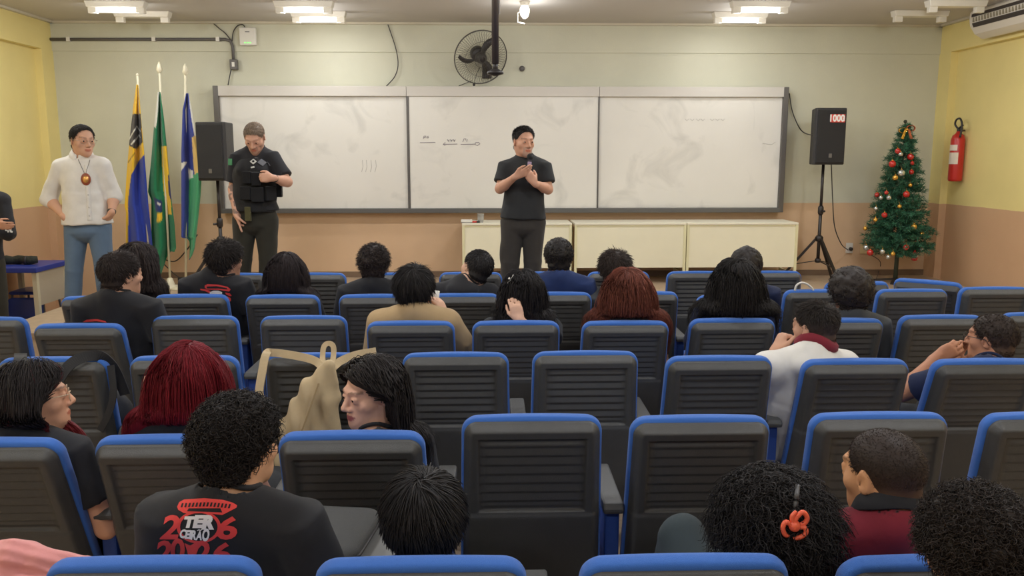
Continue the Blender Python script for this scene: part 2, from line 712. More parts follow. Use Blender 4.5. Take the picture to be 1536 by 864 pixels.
cable('cable', 'thin dark cable looping from the conduit elbow up to the ceiling', [on_wall(346, 60), on_wall(338, 50), on_wall(328, 42), on_wall(319, 34)])
cable('cable', 'thin cable from conduit to the top of the white network box', [on_wall(348, 62), on_wall(350, 48), on_wall(356, 39), on_wall(364, 37), on_wall(368, 42)])
cable('cable', 'thin cable hanging from the wall socket box to the whiteboard corner', [on_wall(347, 103), on_wall(345, 112), on_wall(342, 128)])
cable('cable', 'dark bowed cable from the ceiling down to the top of the whiteboard', [on_wall(579, 29), on_wall(585, 46), on_wall(594, 74), on_wall(597, 97), on_wall(592, 115), on_wall(579, 130)])
t = tag(MB().lathe([(.02, 0), (.032, .006), (.032, .02), (.012, .03)], n=16, R=Matrix.Rotation(math.pi / 2, 3, 'X')).build('wall_hook', M_cond, None, True, loc=on_wall(783, 103, 0)), 'small round dark fitting on the back wall right of the fan', 'wall fitting')
# vertical seam trim in the panel above the board
cable('cable', 'dark cable from the right end of the whiteboard to the right loudspeaker', [on_wall(1184, 140), on_wall(1188, 165), on_wall(1197, 188), on_wall(1206, 199), at_y(1219, 203, 9.45)])

# ------------------------------------------------------------------ wall fan
M_fan = mat('fan_black', (46, 42, 42), .45)
M_wire = mat('fan_wire', (88, 84, 78), .45, metal=.3)
fc = at_y(721, 86, YB - .30)
sc = (at_y(762, 86, YB - .30).x - at_y(681, 86, YB - .30).x) / 2
t = thing('wall_fan', 'black three blade oscillating fan in a round wire cage on the wall', 'fan', fc)
TILT = Matrix.Rotation(math.radians(17), 3, 'Z') @ Matrix.Rotation(math.radians(24), 3, 'X')


def ringpts(r, y, n=40):
    return [TILT @ Vector((r * math.cos(2 * math.pi * k / n), y, r * math.sin(2 * math.pi * k / n))) for k in range(n)]


m = MB()
m.tube(ringpts(sc, 0), .006, 6, closed=True)
m.tube(ringpts(sc, -.012), .004, 6, closed=True)
for rr, yy in ((sc * .3, -.085), (sc * .65, -.07)):
    m.tube(ringpts(rr, yy), .002, 5, closed=True)
for k in range(60):
    a = 2 * math.pi * k / 60
    f = [(.10, -.09), (.35, -.088), (.7, -.065), (.92, -.03), (1, 0)]
    m.tube([TILT @ Vector((sc * q * math.cos(a), y, sc * q * math.sin(a))) for q, y in f], .0014, 4, cap=False)
    f = [(.2, .10), (.6, .09), (.9, .05), (1, 0)]
    m.tube([TILT @ Vector((sc * q * math.cos(a), y, sc * q * math.sin(a))) for q, y in f], .0014, 4, cap=False)
m.build('cage', M_wire, t, True)
for k, ang in enumerate((78, 202, 322)):
    a0 = math.radians(ang)
    V, F = [], []
    n = 12
    ln = sc * .86
    for i in range(n + 1):
        s = i / n
        r = .05 + (ln - .05) * s
        wdt = .095 * (math.sin(math.pi * min(1, .22 + .78 * (1 - s) * 1.0)) * .55 + .18)
        sweep = a0 - .42 * s * s
        for q in (-1, 1):
            for th in (0, 1):
                tang = q * wdt / 2
                x = r * math.cos(sweep) - tang * math.sin(sweep)
                z = r * math.sin(sweep) + tang * math.cos(sweep)
                V.append(TILT @ Vector((x, -.02 + q * .022 + th * .004, z)))
    for i in range(n):
        b0 = i * 4
        F += [[b0, b0 + 4, b0 + 6, b0 + 2], [b0 + 1, b0 + 3, b0 + 7, b0 + 5], [b0, b0 + 1, b0 + 5, b0 + 4], [b0 + 2, b0 + 6, b0 + 7, b0 + 3]]
    F += [[0, 2, 3, 1], [n * 4, n * 4 + 1, n * 4 + 3, n * 4 + 2]]
    MB().add(V, F).build('blade', M_fan, t, True)
MB().lathe([(.012, -.075), (.055, -.06), (.065, -.02), (.06, .02), (.05, .06)], R=TILT @ Matrix.Rotation(-math.pi / 2, 3, 'X'), n=20).build('hub', M_fan, t, True)
MB().lathe([(.075, .06), (.085, .09), (.085, .16), (.05, .20)], R=TILT @ Matrix.Rotation(-math.pi / 2, 3, 'X'), c=(0, .0, 0), n=20).build('motor', M_fan, t, True)
m = MB().tube([(0, .12, -.02), (0.06, .20, -.08), (.07, .26, -.13)], .022, 8)
m.box((.07, .285, -.13), (.11, .03, .15))
m.build('wall_bracket', M_fan, t)
cb = at_y(711, 127, YB - .25) - fc
m = MB().tube([(-.01, .10, -.10), (-.05, .08, cb.z * .6), (cb.x, .05, cb.z)], .003, 5)
m.sphere((cb.x, .05, cb.z), .016, 10, 8)
m.build('pull_cord', M_fan, t, True)
c2 = cable('cable', 'thin pale wire from the fan down to the whiteboard top', [on_wall(708, 121), on_wall(698, 125), on_wall(688, 129)], .004)

# projector pole
YP = 5.2
pt = at_y(743, 0, YP)
pb = at_y(743, 111, YP)
t = thing('mounting_pole', 'dark vertical pole hanging from the ceiling in front of the fan', 'pole', (pb.x, YP, ZC))
M_pole = mat('pole_paint', (84, 78, 78), .4, metal=.4)
zb = pb.z - ZC
MB().box((0, 0, -.01), (.16, .16, .02)).build('ceiling_plate', M_pole, t)
MB().tube([(0, 0, -.02), (0, 0, zb + .06)], .022, 14).build('tube', M_pole, t, True)
MB().tube([(0, 0, zb + .07), (0, 0, zb + .015)], .016, 12).build('inner_tube', M_fan, t, True)
MB().lathe([(.02, .03), (.05, .012), (.05, 0), (.01, -.012)][::-1], c=(0, 0, zb), n=16).build('end_fitting', M_fan, t, True)
MB().tube([(.028, 0, -.02), (.030, 0, -.4), (.025, 0, zb + .35)], .006, 6).build('cable', M_white, t, True)

# ------------------------------------------------------------------ air conditioner on the right wall
ac_y0 = at_x(1458, 32, XR - .22).y
acp = at_x(1458, 40, XR - .22)
YA = acp.y
Lac = 1.65
zt = acp.z + .17
t = thing('air_conditioner', 'white ceiling air conditioner at the top of the yellow right wall', 'air conditioner', (XR, YA - Lac / 2, zt - .30))
prof = [(0, .02), (-.10, 0.0), (-.19, .05), (-.245, .13), (-.26, .20), (-.255, .27), (-.22, .30), (0, .30)]
FR = Matrix(((1, 0, 0), (0, 0, -1), (0, 1, 0)))
m = MB().prism(prof, -Lac / 2, Lac / 2, FR)
bevel(m.build('body', mat('ac_white', (222, 214, 200), .45), t), .012, 3)
M_slot = mat('dark_slot', (58, 50, 46), .6)


def acstrip(x0, z0, x1, z1, th, nm, mt, ln=Lac - .12):
    a, b_ = Vector((x0, 0, z0)), Vector((x1, 0, z1))
    d = (b_ - a).normalized()
    nrm = Vector((-d.z, 0, d.x))
    if nrm.x > 0:
        nrm = -nrm
    R = Matrix((d, Vector((0, 1, 0)), nrm)).transposed()
    return MB().box((a + b_) / 2 + nrm * .001, ((b_ - a).length, ln, th), R).build(nm, mt, t)


acstrip(-.262, .215, -.262, .245, .012, 'air_slot', M_slot)
acstrip(-.232, .115, -.252, .155, .012, 'air_slot', M_slot)
for k in range(30):
    y = -Lac / 2 + .09 + k * (Lac - .18) / 29
    MB().box((-.259, y, .185), (.016, .016, .045)).build('louvre', mat('vane_grey', (150, 142, 120), .5), t)

# ------------------------------------------------------------------ fire extinguisher on the right wall
M_red = mat('red_enamel', (190, 44, 36), .3)
M_paper = mat('paper_label', (226, 214, 196), .6)
XE = XR + REC - .085
pe = at_x(1432, 272, XE)
pt_ = at_x(1433, 200, XE)
t = thing('fire_extinguisher', 'red fire extinguisher hanging on the yellow right wall', 'fire extinguisher', (XE, pe.y, pe.z))
hb = pt_.z - pe.z
MB().lathe([(.06, 0), (.073, .012), (.075, .03), (.075, hb * .86), (.06, hb * .95), (.028, hb), (.022, hb + .02)], n=24).build('cylinder', M_red, t, True)
m = MB().lathe([(.02, hb), (.02, hb + .05), (.012, hb + .06)], n=12)
m.bar((0, 0, hb + .055), (-.02, -.11, hb + .085), .018, .012)
m.bar((0, .02, hb + .045), (-.015, -.10, hb + .045), .018, .010)
m.build('valve', M_fan, t)
hz = [(0, 0.02, hb + .05), (-.02, .05, hb + .10), (-.02, .03, hb + .15), (-.02, -.04, hb + .16), (-.02, -.085, hb + .11), (-.02, -.09, hb + .04), (-.03, -.085, hb - .05)]
MB().tube(spline(hz, 5), .011, 8).build('hose', M_fan, t, True)
MB().tube([(0, 0, hb + .02), (.07, 0, hb + .03)], .010, 8).build('wall_hanger', M_pole, t, True)
for z0, z1, a0, a1 in ((hb * .36, hb * .60, 2.6, 4.4), (hb * .64, hb * .76, 2.6, 4.2)):
    V, F = [], []
    for i in range(11):
        a = a0 + (a1 - a0) * i / 10
        for z in (z0, z1):
            for r in (.0755, .0775):
                V.append((r * math.cos(a), r * math.sin(a), z))
    for i in range(10):
        q = i * 4
        F += [[q + 1, q + 3, q + 7, q + 5], [q, q + 4, q + 6, q + 2], [q, q + 1, q + 5, q + 4], [q + 2, q + 6, q + 7, q + 3]]
    F += [[0, 2, 3, 1], [40, 41, 43, 42]]
    MB().add(V, F).build('paper_label', M_paper, t)

# ------------------------------------------------------------------ sockets on the back wall
p = on_wall(1274, 372, .006)
t = tag(bevel(MB().box((0, 0, 0), (.085, .012, .125)).build('power_socket', M_white, None, loc=p), .004), 'white power socket on the wall between loudspeaker stand and christmas tree', 'socket')
MB().lathe([(.022, 0), (.022, .03), (.01, .04)], R=Matrix.Rotation(math.pi / 2, 3, 'X'), n=12, c=(.01, -.006, -.01)).build('plug', M_fan, t, True)
p = on_wall(1297, 373, .006)
tag(bevel(MB().box((0, 0, 0), (.11, .012, .125)).build('wall_plate', mat('cream_plate', (216, 190, 140), .5), None, loc=p), .004), 'cream blank wall plate behind the left side of the christmas tree', 'wall plate')

# ------------------------------------------------------------------ tables along the wall
M_cream = mat('cream_laminate', (238, 232, 204), .45, var=.02, scale=3)
M_creamtop = mat('cream_top', (234, 228, 206), .4)
M_creamleg = mat('cream_steel', (226, 220, 178), .4)
YC = YB - .62
for i, (xa, xb, lab) in enumerate(((693, 858, 'cream front panel table behind the speaking man, leftmost of the three'),
                                   (862, 1030, 'cream front panel table in the middle of the three under the whiteboard'),
                                   (1031, 1198, 'cream front panel table nearest the right loudspeaker stand'))):
    x0, x1 = at_y(xa, 340, YC).x, at_y(xb, 340, YC).x
    ztop = at_y(700, 335, YC).z
    zpan = at_y(900, 402, YC).z
    w = x1 - x0
    t = thing('panel_table', lab, 'table', ((x0 + x1) / 2, YC, ZS), group='cream tables under the whiteboard')
    H = ztop - ZS
    dp = .52
    bevel(MB().box((0, dp / 2, H - .012), (w, dp, .024)).build('table_top', M_creamtop, t), .004)
    MB().box((0, .022, (zpan - ZS + H - .03) / 2), (w - .05, .016, H - .03 - (zpan - ZS))).build('front_panel', M_cream, t)
    MB().box((0, .012, H - .034), (w - .06, .010, .012)).build('panel_rail', M_creamleg, t)
    for s in (-1, 1):
        m = MB().box((s * (w / 2 - .015), .02, H / 2 - .012), (.028, .035, H - .024))
        m.box((s * (w / 2 - .015), dp - .04, H / 2 - .012), (.028, .035, H - .024))
        m.box((s * (w / 2 - .015), dp / 2, .10), (.024, dp - .08, .03))
        m.build('leg', M_creamleg, t)
    if i == 0:
        T0 = (x0, ztop)
p = at_z(722, 333, T0[1])
M_cup = mat('clear_plastic', (220, 220, 214), .15, trans=.6)
V = [(.030, 0), (.034, .03), (.040, .10), (.042, .10), (.0385, .10), (.029, .004)]
tag(MB().lathe(V[:4], n=18).build('plastic_cup', M_cup, None, True, loc=(at_y(721, 330, YC + .12).x, YC + .12, T0[1])), 'small clear plastic cup standing on the leftmost cream table', 'cup')
t = thing('board_eraser', 'white whiteboard eraser lying flat on the leftmost cream table', 'eraser', (at_y(700, 330, YC + .07).x, YC + .07, T0[1]))
bevel(MB().box((0, 0, .022), (.13, .05, .03)).build('grip', M_white, t), .006)
MB().box((0, 0, .004), (.125, .048, .008)).build('felt', M_cond, t)
t = thing('marker_pen', 'red marker pen lying between the eraser and the cup', 'pen', (at_y(711, 331, YC + .06).x, YC + .06, T0[1] + .012))
MB().tube([(-.05, 0, 0), (.03, 0, 0)], .011, 10).build('barrel', M_red, t, True)
MB().tube([(.03, 0, 0), (.065, 0, 0)], .0125, 10).build('cap', M_fan, t, True)

# ------------------------------------------------------------------ loudspeakers on tripods
M_box = mat('speaker_box', (44, 42, 42), .55, bump=.3, bscale=300)
M_grille = mat('speaker_grille', (38, 37, 38), .5, bump=.8, bscale=500)
M_tri = mat('tripod_black', (40, 34, 32), .4)
M_stick = mat('sticker_white', (236, 232, 226), .5)
M_stred = mat('sticker_red', (206, 66, 52), .5)


def loudspeaker(pxl, pxr, pyt, pyb, Y, rz, label, sticker):
    a, b_ = at_y(pxl, pyb, Y), at_y(pxr, pyt, Y)
    w, h = b_.x - a.x, b_.z - a.z
    t = thing('loudspeaker', label, 'loudspeaker', ((a.x + b_.x) / 2, Y, a.z), rz, group='black loudspeakers on stands')
    poly = [(-w / 2, 0), (-w / 2 + .01, -.04), (w / 2 - .01, -.04), (w / 2, 0), (w / 2 - .09, .32), (-w / 2 + .09, .32)]
    bevel(MB().prism(poly, 0, h).build('cabinet', M_box, t), .012, 3)
    gp = [(-w / 2 + .02, .02), (w / 2 - .02, .02), (w / 2 - .02, h - .025), (-w / 2 + .02, h - .025)]
    FRX = Matrix(((1, 0, 0), (0, 0, -1), (0, 1, 0)))
    bevel(MB().prism(gp, .035, .056, FRX).build('grille', M_grille, t), .008, 2)
    lx = .0
    m = MB().box((lx, -.058, .10), (.035, .006, .045))
    m.build('badge', mat('badge_grey', (120, 118, 118), .35, metal=.5), t)
    if sticker:
        sw = w * .46
        sx = w * .17
        sz = h - .115
        s_ = MB().box((sx, -.0575, sz), (sw, .004, .088), mi=0).build('sticker', M_stred, t)
        V, F = text_mesh('1000', .104, bold=.004)
        mm = MB().add([(v[0] * .86 + sx - .012, -.0605, v[1] + sz - .002) for v in V], [f[::-1] for f in F])
        mm.build('sticker_number', M_stick, s_)
        mm = MB()
        for k in range(3):
            mm.box((sx + sw / 2 - .014, -.0605, sz + .02 - k * .022), (.018, .002, .014))
        mm.build('sticker_print', M_stick, s_)
    return t, Vector((Vector(t.location).x, Y + .12, a.z)), w


def tripod(p, zfloor, label, spread, ang0, zhub):
    t = thing('speaker_stand', label, 'stand', (p.x, p.y, zfloor), ang0, group='tripod speaker stands')
    H = p.z - zfloor
    MB().tube([(0, 0, zhub * .45), (0, 0, H * .62)], .019, 12).build('lower_pole', M_tri, t, True)
    MB().tube([(0, 0, H * .60), (0, 0, H)], .0165, 12).build('upper_pole', M_tri, t, True)
    MB().lathe([(.026, 0), (.032, .02), (.032, .08), (.022, .10)], c=(0, 0, H * .58), n=14).build('clamp', M_tri, t, True)
    MB().tube([(.03, 0, H * .61), (.07, 0, H * .61)], .012, 8).build('knob', M_tri, t, True)
    MB().lathe([(.03, 0), (.045, .015), (.045, .05), (.03, .07)], c=(0, 0, zhub - .03), n=14).build('hub', M_tri, t, True)
    MB().lathe([(.024, 0), (.034, .01), (.034, .04), (.024, .05)], c=(0, 0, zhub * .45), n=14).build('slide_collar', M_tri, t, True)
    for k in range(3):
        a = 2 * math.pi * k / 3
        d = Vector((math.cos(a), math.sin(a), 0))
        lg = MB().bar(d * .035 + Vector((0, 0, zhub)), d * spread + Vector((0, 0, .015)), .026, .026)
        leg = lg.build('leg', M_tri, t)
        mid = (d * .035 + Vector((0, 0, zhub))).lerp(d * spread + Vector((0, 0, .015)), .62)
        MB().bar(d * .03 + Vector((0, 0, zhub * .45 + .02)), mid, .02, .008).build('brace', M_tri, leg)
        MB().sphere(d * spread + Vector((0, 0, .016)), .02, 8, 6).build('rubber_foot', M_fan, leg, True)
    return t


YS = 9.35
s1, pole1, _ = loudspeaker(1218, 1270, 162, 247, YS, 0, 'black loudspeaker with a 1000 sticker on the right tripod', True)
tripod(pole1, ZS, 'black tripod stand holding the loudspeaker beside the christmas tree', .42, math.radians(-75), .50)
YS2 = 8.9
s2, pole2, _ = loudspeaker(297, 340, 183, 271, YS2, math.radians(-12), 'plain black loudspeaker behind the officer beside the flags', False)
tripod(pole2, ZS, 'black tripod stand behind the officer near the flags', .42, math.radians(-140), .55)
cable('cable', 'black cord running from the right loudspeaker down to the wall socket', [at_y(1247, 247, YS + .2), at_y(1249, 300, YS + .25), at_y(1252, 340, YS + .3), at_y(1262, 366, YS + .4), on_wall(1272, 375, .03)])
cable('cable', 'loose dark cable on the platform behind the flag poles', [at_y(296, 352, 9.5), at_y(280, 375, 9.6), at_y(262, 392, 9.7), at_y(240, 388, 9.8), at_y(258, 408, 9.75), at_z(275, 424, ZS + .01), at_z(245, 430, ZS + .01)], .007)
p = at_z(274, 426, ZS)
tag(bevel(MB().box((0, 0, .04), (.09, .06, .08)).build('power_adapter', M_fan, None, loc=p), .01), 'black power adapter on the platform by the flag poles', 'adapter')
cable('cable', 'thin cord from the tree base up to the cream wall plate', [on_wall(1302, 380), on_wall(1320, 392), on_wall(1318, 408), at_z(1312, 424, ZS + .01)], .004)
# ------------------------------------------------------------------ auditorium chairs
M_blk = mat('chair_shell', (70, 70, 69), .38, bump=.25, bscale=500, var=.05, scale=20)
M_blue = mat('chair_fabric', (62, 110, 192), .85, bump=.35, bscale=700, sheen=.2, spec=.2)
M_bluep = mat('chair_side_panel', (34, 66, 136), .6, bump=.2, bscale=300)
M_arm = mat('chair_armrest', (74, 74, 73), .45, bump=.2, bscale=400)
M_steel = mat('chair_steel', (52, 52, 52), .4, metal=.4)
BW_T, BW_B, BL0, BL1 = .226, .240, -.16, .585


def half_w(v, grow=0.0):
    top = BL1 + grow
    hw = BW_B + (BW_T - BW_B) * min(1, max(0, (v - BL0) / (BL1 - BL0))) + grow
    r = .045 + grow
    d = top - v
    if d < r:
        hw -= r - math.sqrt(max(0, r * r - (r - d) ** 2))
    return hw


def shell_mesh():
    vs = list(np.linspace(BL0, .235, 8)) + list(np.linspace(.245, .54, 100)) + list(np.linspace(.543, BL1 - .001, 14))
    us = np.concatenate([np.linspace(-1, -.78, 10), np.linspace(-.765, .765, 17), np.linspace(.78, 1, 10)])
    V = []
    nu = len(us)
    ss = lambda a: 0 if a <= 0 else 1 if a >= 1 else a * a * (3 - 2 * a)
    for v in vs:
        hw = half_w(v)
        for u in us:
            x = u * hw
            ed = min(half_w(v) - abs(x), BL1 - v)
            y = .006 + .034 * ss(ed / .030 + .12)
            # sunk panel with louvre ribs
            sx = min((.180 + .006 * (BL1 - v)) - abs(x), v - .265, .537 - v)
            k = ss(sx / .008)
            y -= .013 * k
            ph = ((v - .265) / .0335) % 1.0
            if sx > .012:
                y += .007 * (1 - ph if ph > .25 else ph * 3) * ss((sx - .012) / .012)
            # slight ledge under the panel
            if v < .265:
                y += .004 * ss((.265 - v) / .02) - .004 * ss((.22 - v) / .1)
            V.append((x, -y, v))
    F = []
    for i in range(len(vs) - 1):
        for j in range(nu - 1):
            a = i * nu + j
            F.append([a, a + 1, a + nu + 1, a + nu])
    # rim down to the front plane, and the front
    ring = [j for j in range(nu)] + [i * nu + nu - 1 for i in range(1, len(vs))] + [(len(vs) - 1) * nu + j for j in range(nu - 2, -1, -1)] + [i * nu for i in range(len(vs) - 2, 0, -1)]
    n0 = len(V)
    for i in ring:
        p = V[i]
        V.append((p[0], .0, p[2]))
    n = len(ring)
    for k in range(n):
        F.append([ring[k], n0 + k, n0 + (k + 1) % n, ring[(k + 1) % n]])
    F.append([n0 + k for k in range(n)])
    return V, F


def cushion_loops():
    out = []
    g = .007
    pts = []
    vs = list(np.linspace(-.06, BL1 + g - .052, 14)) + [BL1 + g - .052 + .052 * math.sin(a) for a in np.linspace(.15, math.pi / 2, 7)]
    right = [(half_w(v, g), v) for v in vs]
    left = [(-x, v) for x, v in right[::-1]]
    top = [(x, BL1 + g + .004 * (1 - (x / .18) ** 2)) for x in np.linspace(.17, -.17, 9)]
    pts = right + top + left
    return pts


def cushion_mesh():
    pts = cushion_loops()
    n = len(pts)
    V, F = [], []
    prof = [(.02, .001), (.0, .005), (-.002, .014), (-.002, .030), (.002, .042), (.012, .050), (.035, .056), (.10, .062)]
    for ins, y in prof:
        for x, v in pts:
            V.append((x * (1 - ins / .24), y, .30 + (v - .30) * (1 - ins / .33)))
    for i in range(len(prof) - 1):
        for k in range(n):
            F.append([i * n + k, i * n + (k + 1) % n, (i + 1) * n + (k + 1) % n, (i + 1) * n + k])
    F.append([k for k in range(n)][::-1])
    V.append((0, .064, .30))
    b0 = (len(prof) - 1) * n
    for k in range(n):
        F.append([b0 + k, b0 + (k + 1) % n, len(V) - 1])
    return V, F


def rounded_slab(w, d, h, r=.03, n=5):
    pts = []
    for cx, cy, a0 in ((w / 2 - r, d / 2 - r, 0), (-w / 2 + r, d / 2 - r, 90), (-w / 2 + r, -d / 2 + r, 180), (w / 2 - r, -d / 2 + r, 270)):
        for k in range(n + 1):
            a = math.radians(a0 + 90 * k / n)
            pts.append((cx + r * math.cos(a), cy + r * math.sin(a)))
    V, F = [], []
    m = len(pts)
    prof = [(.03, -h / 2), (.006, -h / 2 + .004), (0, -h / 2 + .015), (0, h / 2 - .02), (.008, h / 2 - .006), (.03, h / 2)]
    for ins, z in prof:
        for x, y in pts:
            V.append((x * (1 - 2 * ins / w), y * (1 - 2 * ins / d), z))
    for i in range(len(prof) - 1):
        for k in range(m):
            F.append([i * m + k, i * m + (k + 1) % m, (i + 1) * m + (k + 1) % m, (i + 1) * m + k])
    F.append([k for k in range(m)][::-1])
    F.append([(len(prof) - 1) * m + k for k in range(m)])
    return V, F


PIV = .40
CHAIR_SRC = {}


def make_chair(occ):
    t = thing('auditorium_chair', 'chair', 'chair', (0, 0, 0), group='rows of auditorium chairs')
    ang = math.radians(18.5 if occ else 8)
    V, F = shell_mesh()
    o = mk('back_shell', V, F, M_blk, t, True, (0, 0, PIV))
    o.rotation_euler = (ang, 0, 0)
    V, F = cushion_mesh()
    o = mk('back_cushion', V, F, M_blue, t, True, (0, 0, PIV))
    o.rotation_euler = (ang, 0, 0)
    V, F = rounded_slab(.44, .40, .09) if occ else rounded_slab(.40, .34, .09)
    o = mk('seat', V, F, M_blue, t, True, (0, .30, .42) if occ else (0, .17, .44))
    o.rotation_euler = (math.radians(-3), 0, 0) if occ else (math.radians(81), 0, 0)
    m = MB().box((.283, .15, .43), (.05, .34, .42))
    o = bevel(m.build('side_panel', M_bluep, t), .008)
    m = MB()
    m.prism([(-.05, .635), (.33, .64), (.345, .66), (.33, .675), (-.04, .672), (-.055, .655)], -.036, .036, Matrix(((0, 0, 1), (1, 0, 0), (0, 1, 0))))
    m.v = [(x + .283, y, z) for x, y, z in m.v]
    bevel(m.build('armrest', M_arm, t), .008)
    m = MB().box((.283, .15, .13), (.045, .10, .22))
    m.box((.283, .15, .012), (.07, .34, .024))
    bevel(m.build('foot', M_steel, t), .005)
    m = MB().bar((-.235, .12, .36), (.27, .12, .36), .05, .04, up=(0, 0, 1))
    m.build('crossbar', M_steel, t)
    return t


ROWS = [  # xl, xr, ytop, occupied, label
    # nearest row
    (68, 390, 834, 1, 'nearest row chair behind the boy in the printed 2026 shirt'),
    (475, 787, 834, 1, 'nearest row chair behind the boy with straight black hair'),
    (872, 1182, 831, 1, 'nearest row chair left of the girl with the orange hair clip'),
    (1262, 1572, 831, 1, 'nearest row chair behind the boy in the maroon shirt'),
    # fifth row
    (-136, 98, 656, 1, 'fifth row chair holding the girl in glasses with red hair ends'),
    (145, 365, 651, 1, 'fifth row chair holding the girl with straight dark red hair'),
    (415, 640, 645, 1, 'fifth row chair holding the girl who turns her face to the left'),
    (690, 905, 620, 0, 'empty fifth row chair in front of the boy with straight black hair'),
    (940, 1158, 621, 0, 'empty fifth row chair with an armrest at its left in full view'),
    (1208, 1424, 617, 0, 'empty fifth row chair right behind the head of the boy in maroon'),
    (1464, 1684, 617, 0, 'empty fifth row chair cut by the right edge of the photo'),
    # fourth row
    (-2, 166, 534, 0, 'empty fourth row chair with a black bag strap over its back'),
    (193, 363, 532, 0, 'empty fourth row chair just beyond the red haired girl'),
    (396, 562, 528, 0, 'empty fourth row chair with the beige backpack hung on it'),
    (603, 764, 527, 0, 'empty fourth row chair right of the girl with black hair'),
    (797, 958, 525, 0, 'empty fourth row chair behind the girl holding her hair'),
    (994, 1162, 532, 1, 'fourth row chair left of the boy in the white and maroon hoodie'),
    (1195, 1370, 537, 1, 'fourth row chair holding the boy in the white and maroon hoodie'),
    (1388, 1566, 537, 1, 'fourth row chair holding the boy with folded hands and glasses'),
    # third row
    (-86, 38, 474, 0, 'empty third row chair at the left edge of the photo'),
    (46, 192, 484, 1, 'third row chair holding the boy in black below the man in white'),
    (225, 362, 472, 0, 'empty third row chair behind the boy with the red print on black'),
    (388, 524, 472, 0, 'empty third row chair in front of the beige backpack'),
    (550, 682, 480, 1, 'third row chair holding the person in the tan sweatshirt'),
    (708, 840, 480, 1, 'third row chair holding the girl with a hand in her hair'),
    (872, 1004, 480, 1, 'third row chair holding the girl with long auburn hair'),
    (1030, 1166, 476, 1, 'third row chair holding the girl with long curly black hair'),
    (1193, 1328, 476, 1, 'third row chair holding the person with the big afro'),
    (1344, 1478, 471, 0, 'empty third row chair left of the boy in glasses'),
    (1494, 1632, 467, 0, 'empty third row chair beyond the boy in glasses at the right edge'),
    # second row
    (85, 212, 443, 1, 'second row chair holding the girl with dark wavy hair'),
    (228, 347, 440, 1, 'second row chair holding the boy with the red print on his back'),
    (366, 482, 441, 1, 'second row chair holding the girl with smooth bobbed black hair'),
    (505, 622, 440, 1, 'second row chair holding the curly boy before the bare brown wall'),
    (640, 750, 439, 1, 'second row chair holding the person with the tilted cropped head'),
    (778, 888, 437, 1, 'second row chair holding the boy in the navy shirt'),
    (906, 1020, 436, 1, 'second row chair holding the boy beyond the auburn haired girl'),
    (1042, 1156, 441, 1, 'second row chair partly behind the girl with curly black hair'),
    (1166, 1290, 433, 0, 'second row chair with a white cord loop above it'),
    (1312, 1422, 432, 0, 'empty second row chair right of the big afro'),
    (1432, 1548, 429, 0, 'empty second row chair at the far right against the brown wall'),
    # front row
    (302, 404, 407, 0, 'front row chair below the officer with dark trousers'),
    (424, 520, 408, 0, 'front row chair right of the girl with smooth bobbed hair'),
    (540, 640, 408, 0, 'front row chair beyond the curly boy before the bare brown wall'),
    (656, 756, 406, 0, 'front row chair beyond the person with the tilted cropped head'),
    (768, 866, 406, 0, 'front row chair below the legs of the speaking man'),
    (878, 974, 404, 0, 'front row chair beyond the boy in front of the middle cream table'),
    (996, 1096, 404, 0, 'front row chair before the gap between the middle and right cream tables'),
    (1104, 1203, 404, 0, 'front row chair before the right end of the cream tables'),
    (1236, 1336, 421, 0, 'front row chair just left of the christmas tree base'),
    (1376, 1444, 422, 2, 'front row chair turned sideways near the right corner'),
]
for occ in (0, 1):
    CHAIR_SRC[occ] = make_chair(occ)
used_src = {0: False, 1: False}
CH = {}
ROW_Y = ((834, 1.915), (645, 2.745), (530, 3.645), (475, 4.55), (438, 5.42), (408, 6.22))


def row_y(yt, xl):
    if xl in (1236, 1376):
        return 6.22
    return min(ROW_Y, key=lambda r: abs(r[0] - yt))[1]


row_last = {}
for i, (xl, xr, yt, occ, lab) in enumerate(ROWS):
    Y0 = row_y(yt, xl)
    best = None
    for a10 in range(50, 300, 4):
        an = math.radians(a10 / 10)
        zc, yc = BL1 + .009, .036
        top = Vector((0, Y0 - zc * math.sin(an) + yc * math.cos(an), PIV + zc * math.cos(an) + yc * math.sin(an)))
        p = at_y((xl + xr) / 2, yt + 1, top.y)
        e = abs(p.z - top.z)
        if best is None or e < best[0]:
            best = (e, an, p.x)
    ang, X = best[1], best[2]
    if Y0 in row_last and X - row_last[Y0] < .555:
        X = row_last[Y0] + .555
    row_last[Y0] = X
    k = 1 if occ == 1 else 0
    if not used_src[k]:
        c = CHAIR_SRC[k]
        used_src[k] = True
    else:
        c = copy_tree(CHAIR_SRC[k])
    c.location = (X, Y0, 0)
    c['label'] = lab
    for chd in c.children:
        if chd.name.startswith('back_'):
            chd.rotation_euler = (ang, 0, 0)
    if occ == 2:
        c.rotation_euler = (0, 0, math.radians(-38))
        c.location = (X + .12, Y0 + .05, 0)
    CH[lab] = c
    ANG = globals().setdefault('ANGS', [])
    ANG.append((yt, round(math.degrees(ang), 1)))

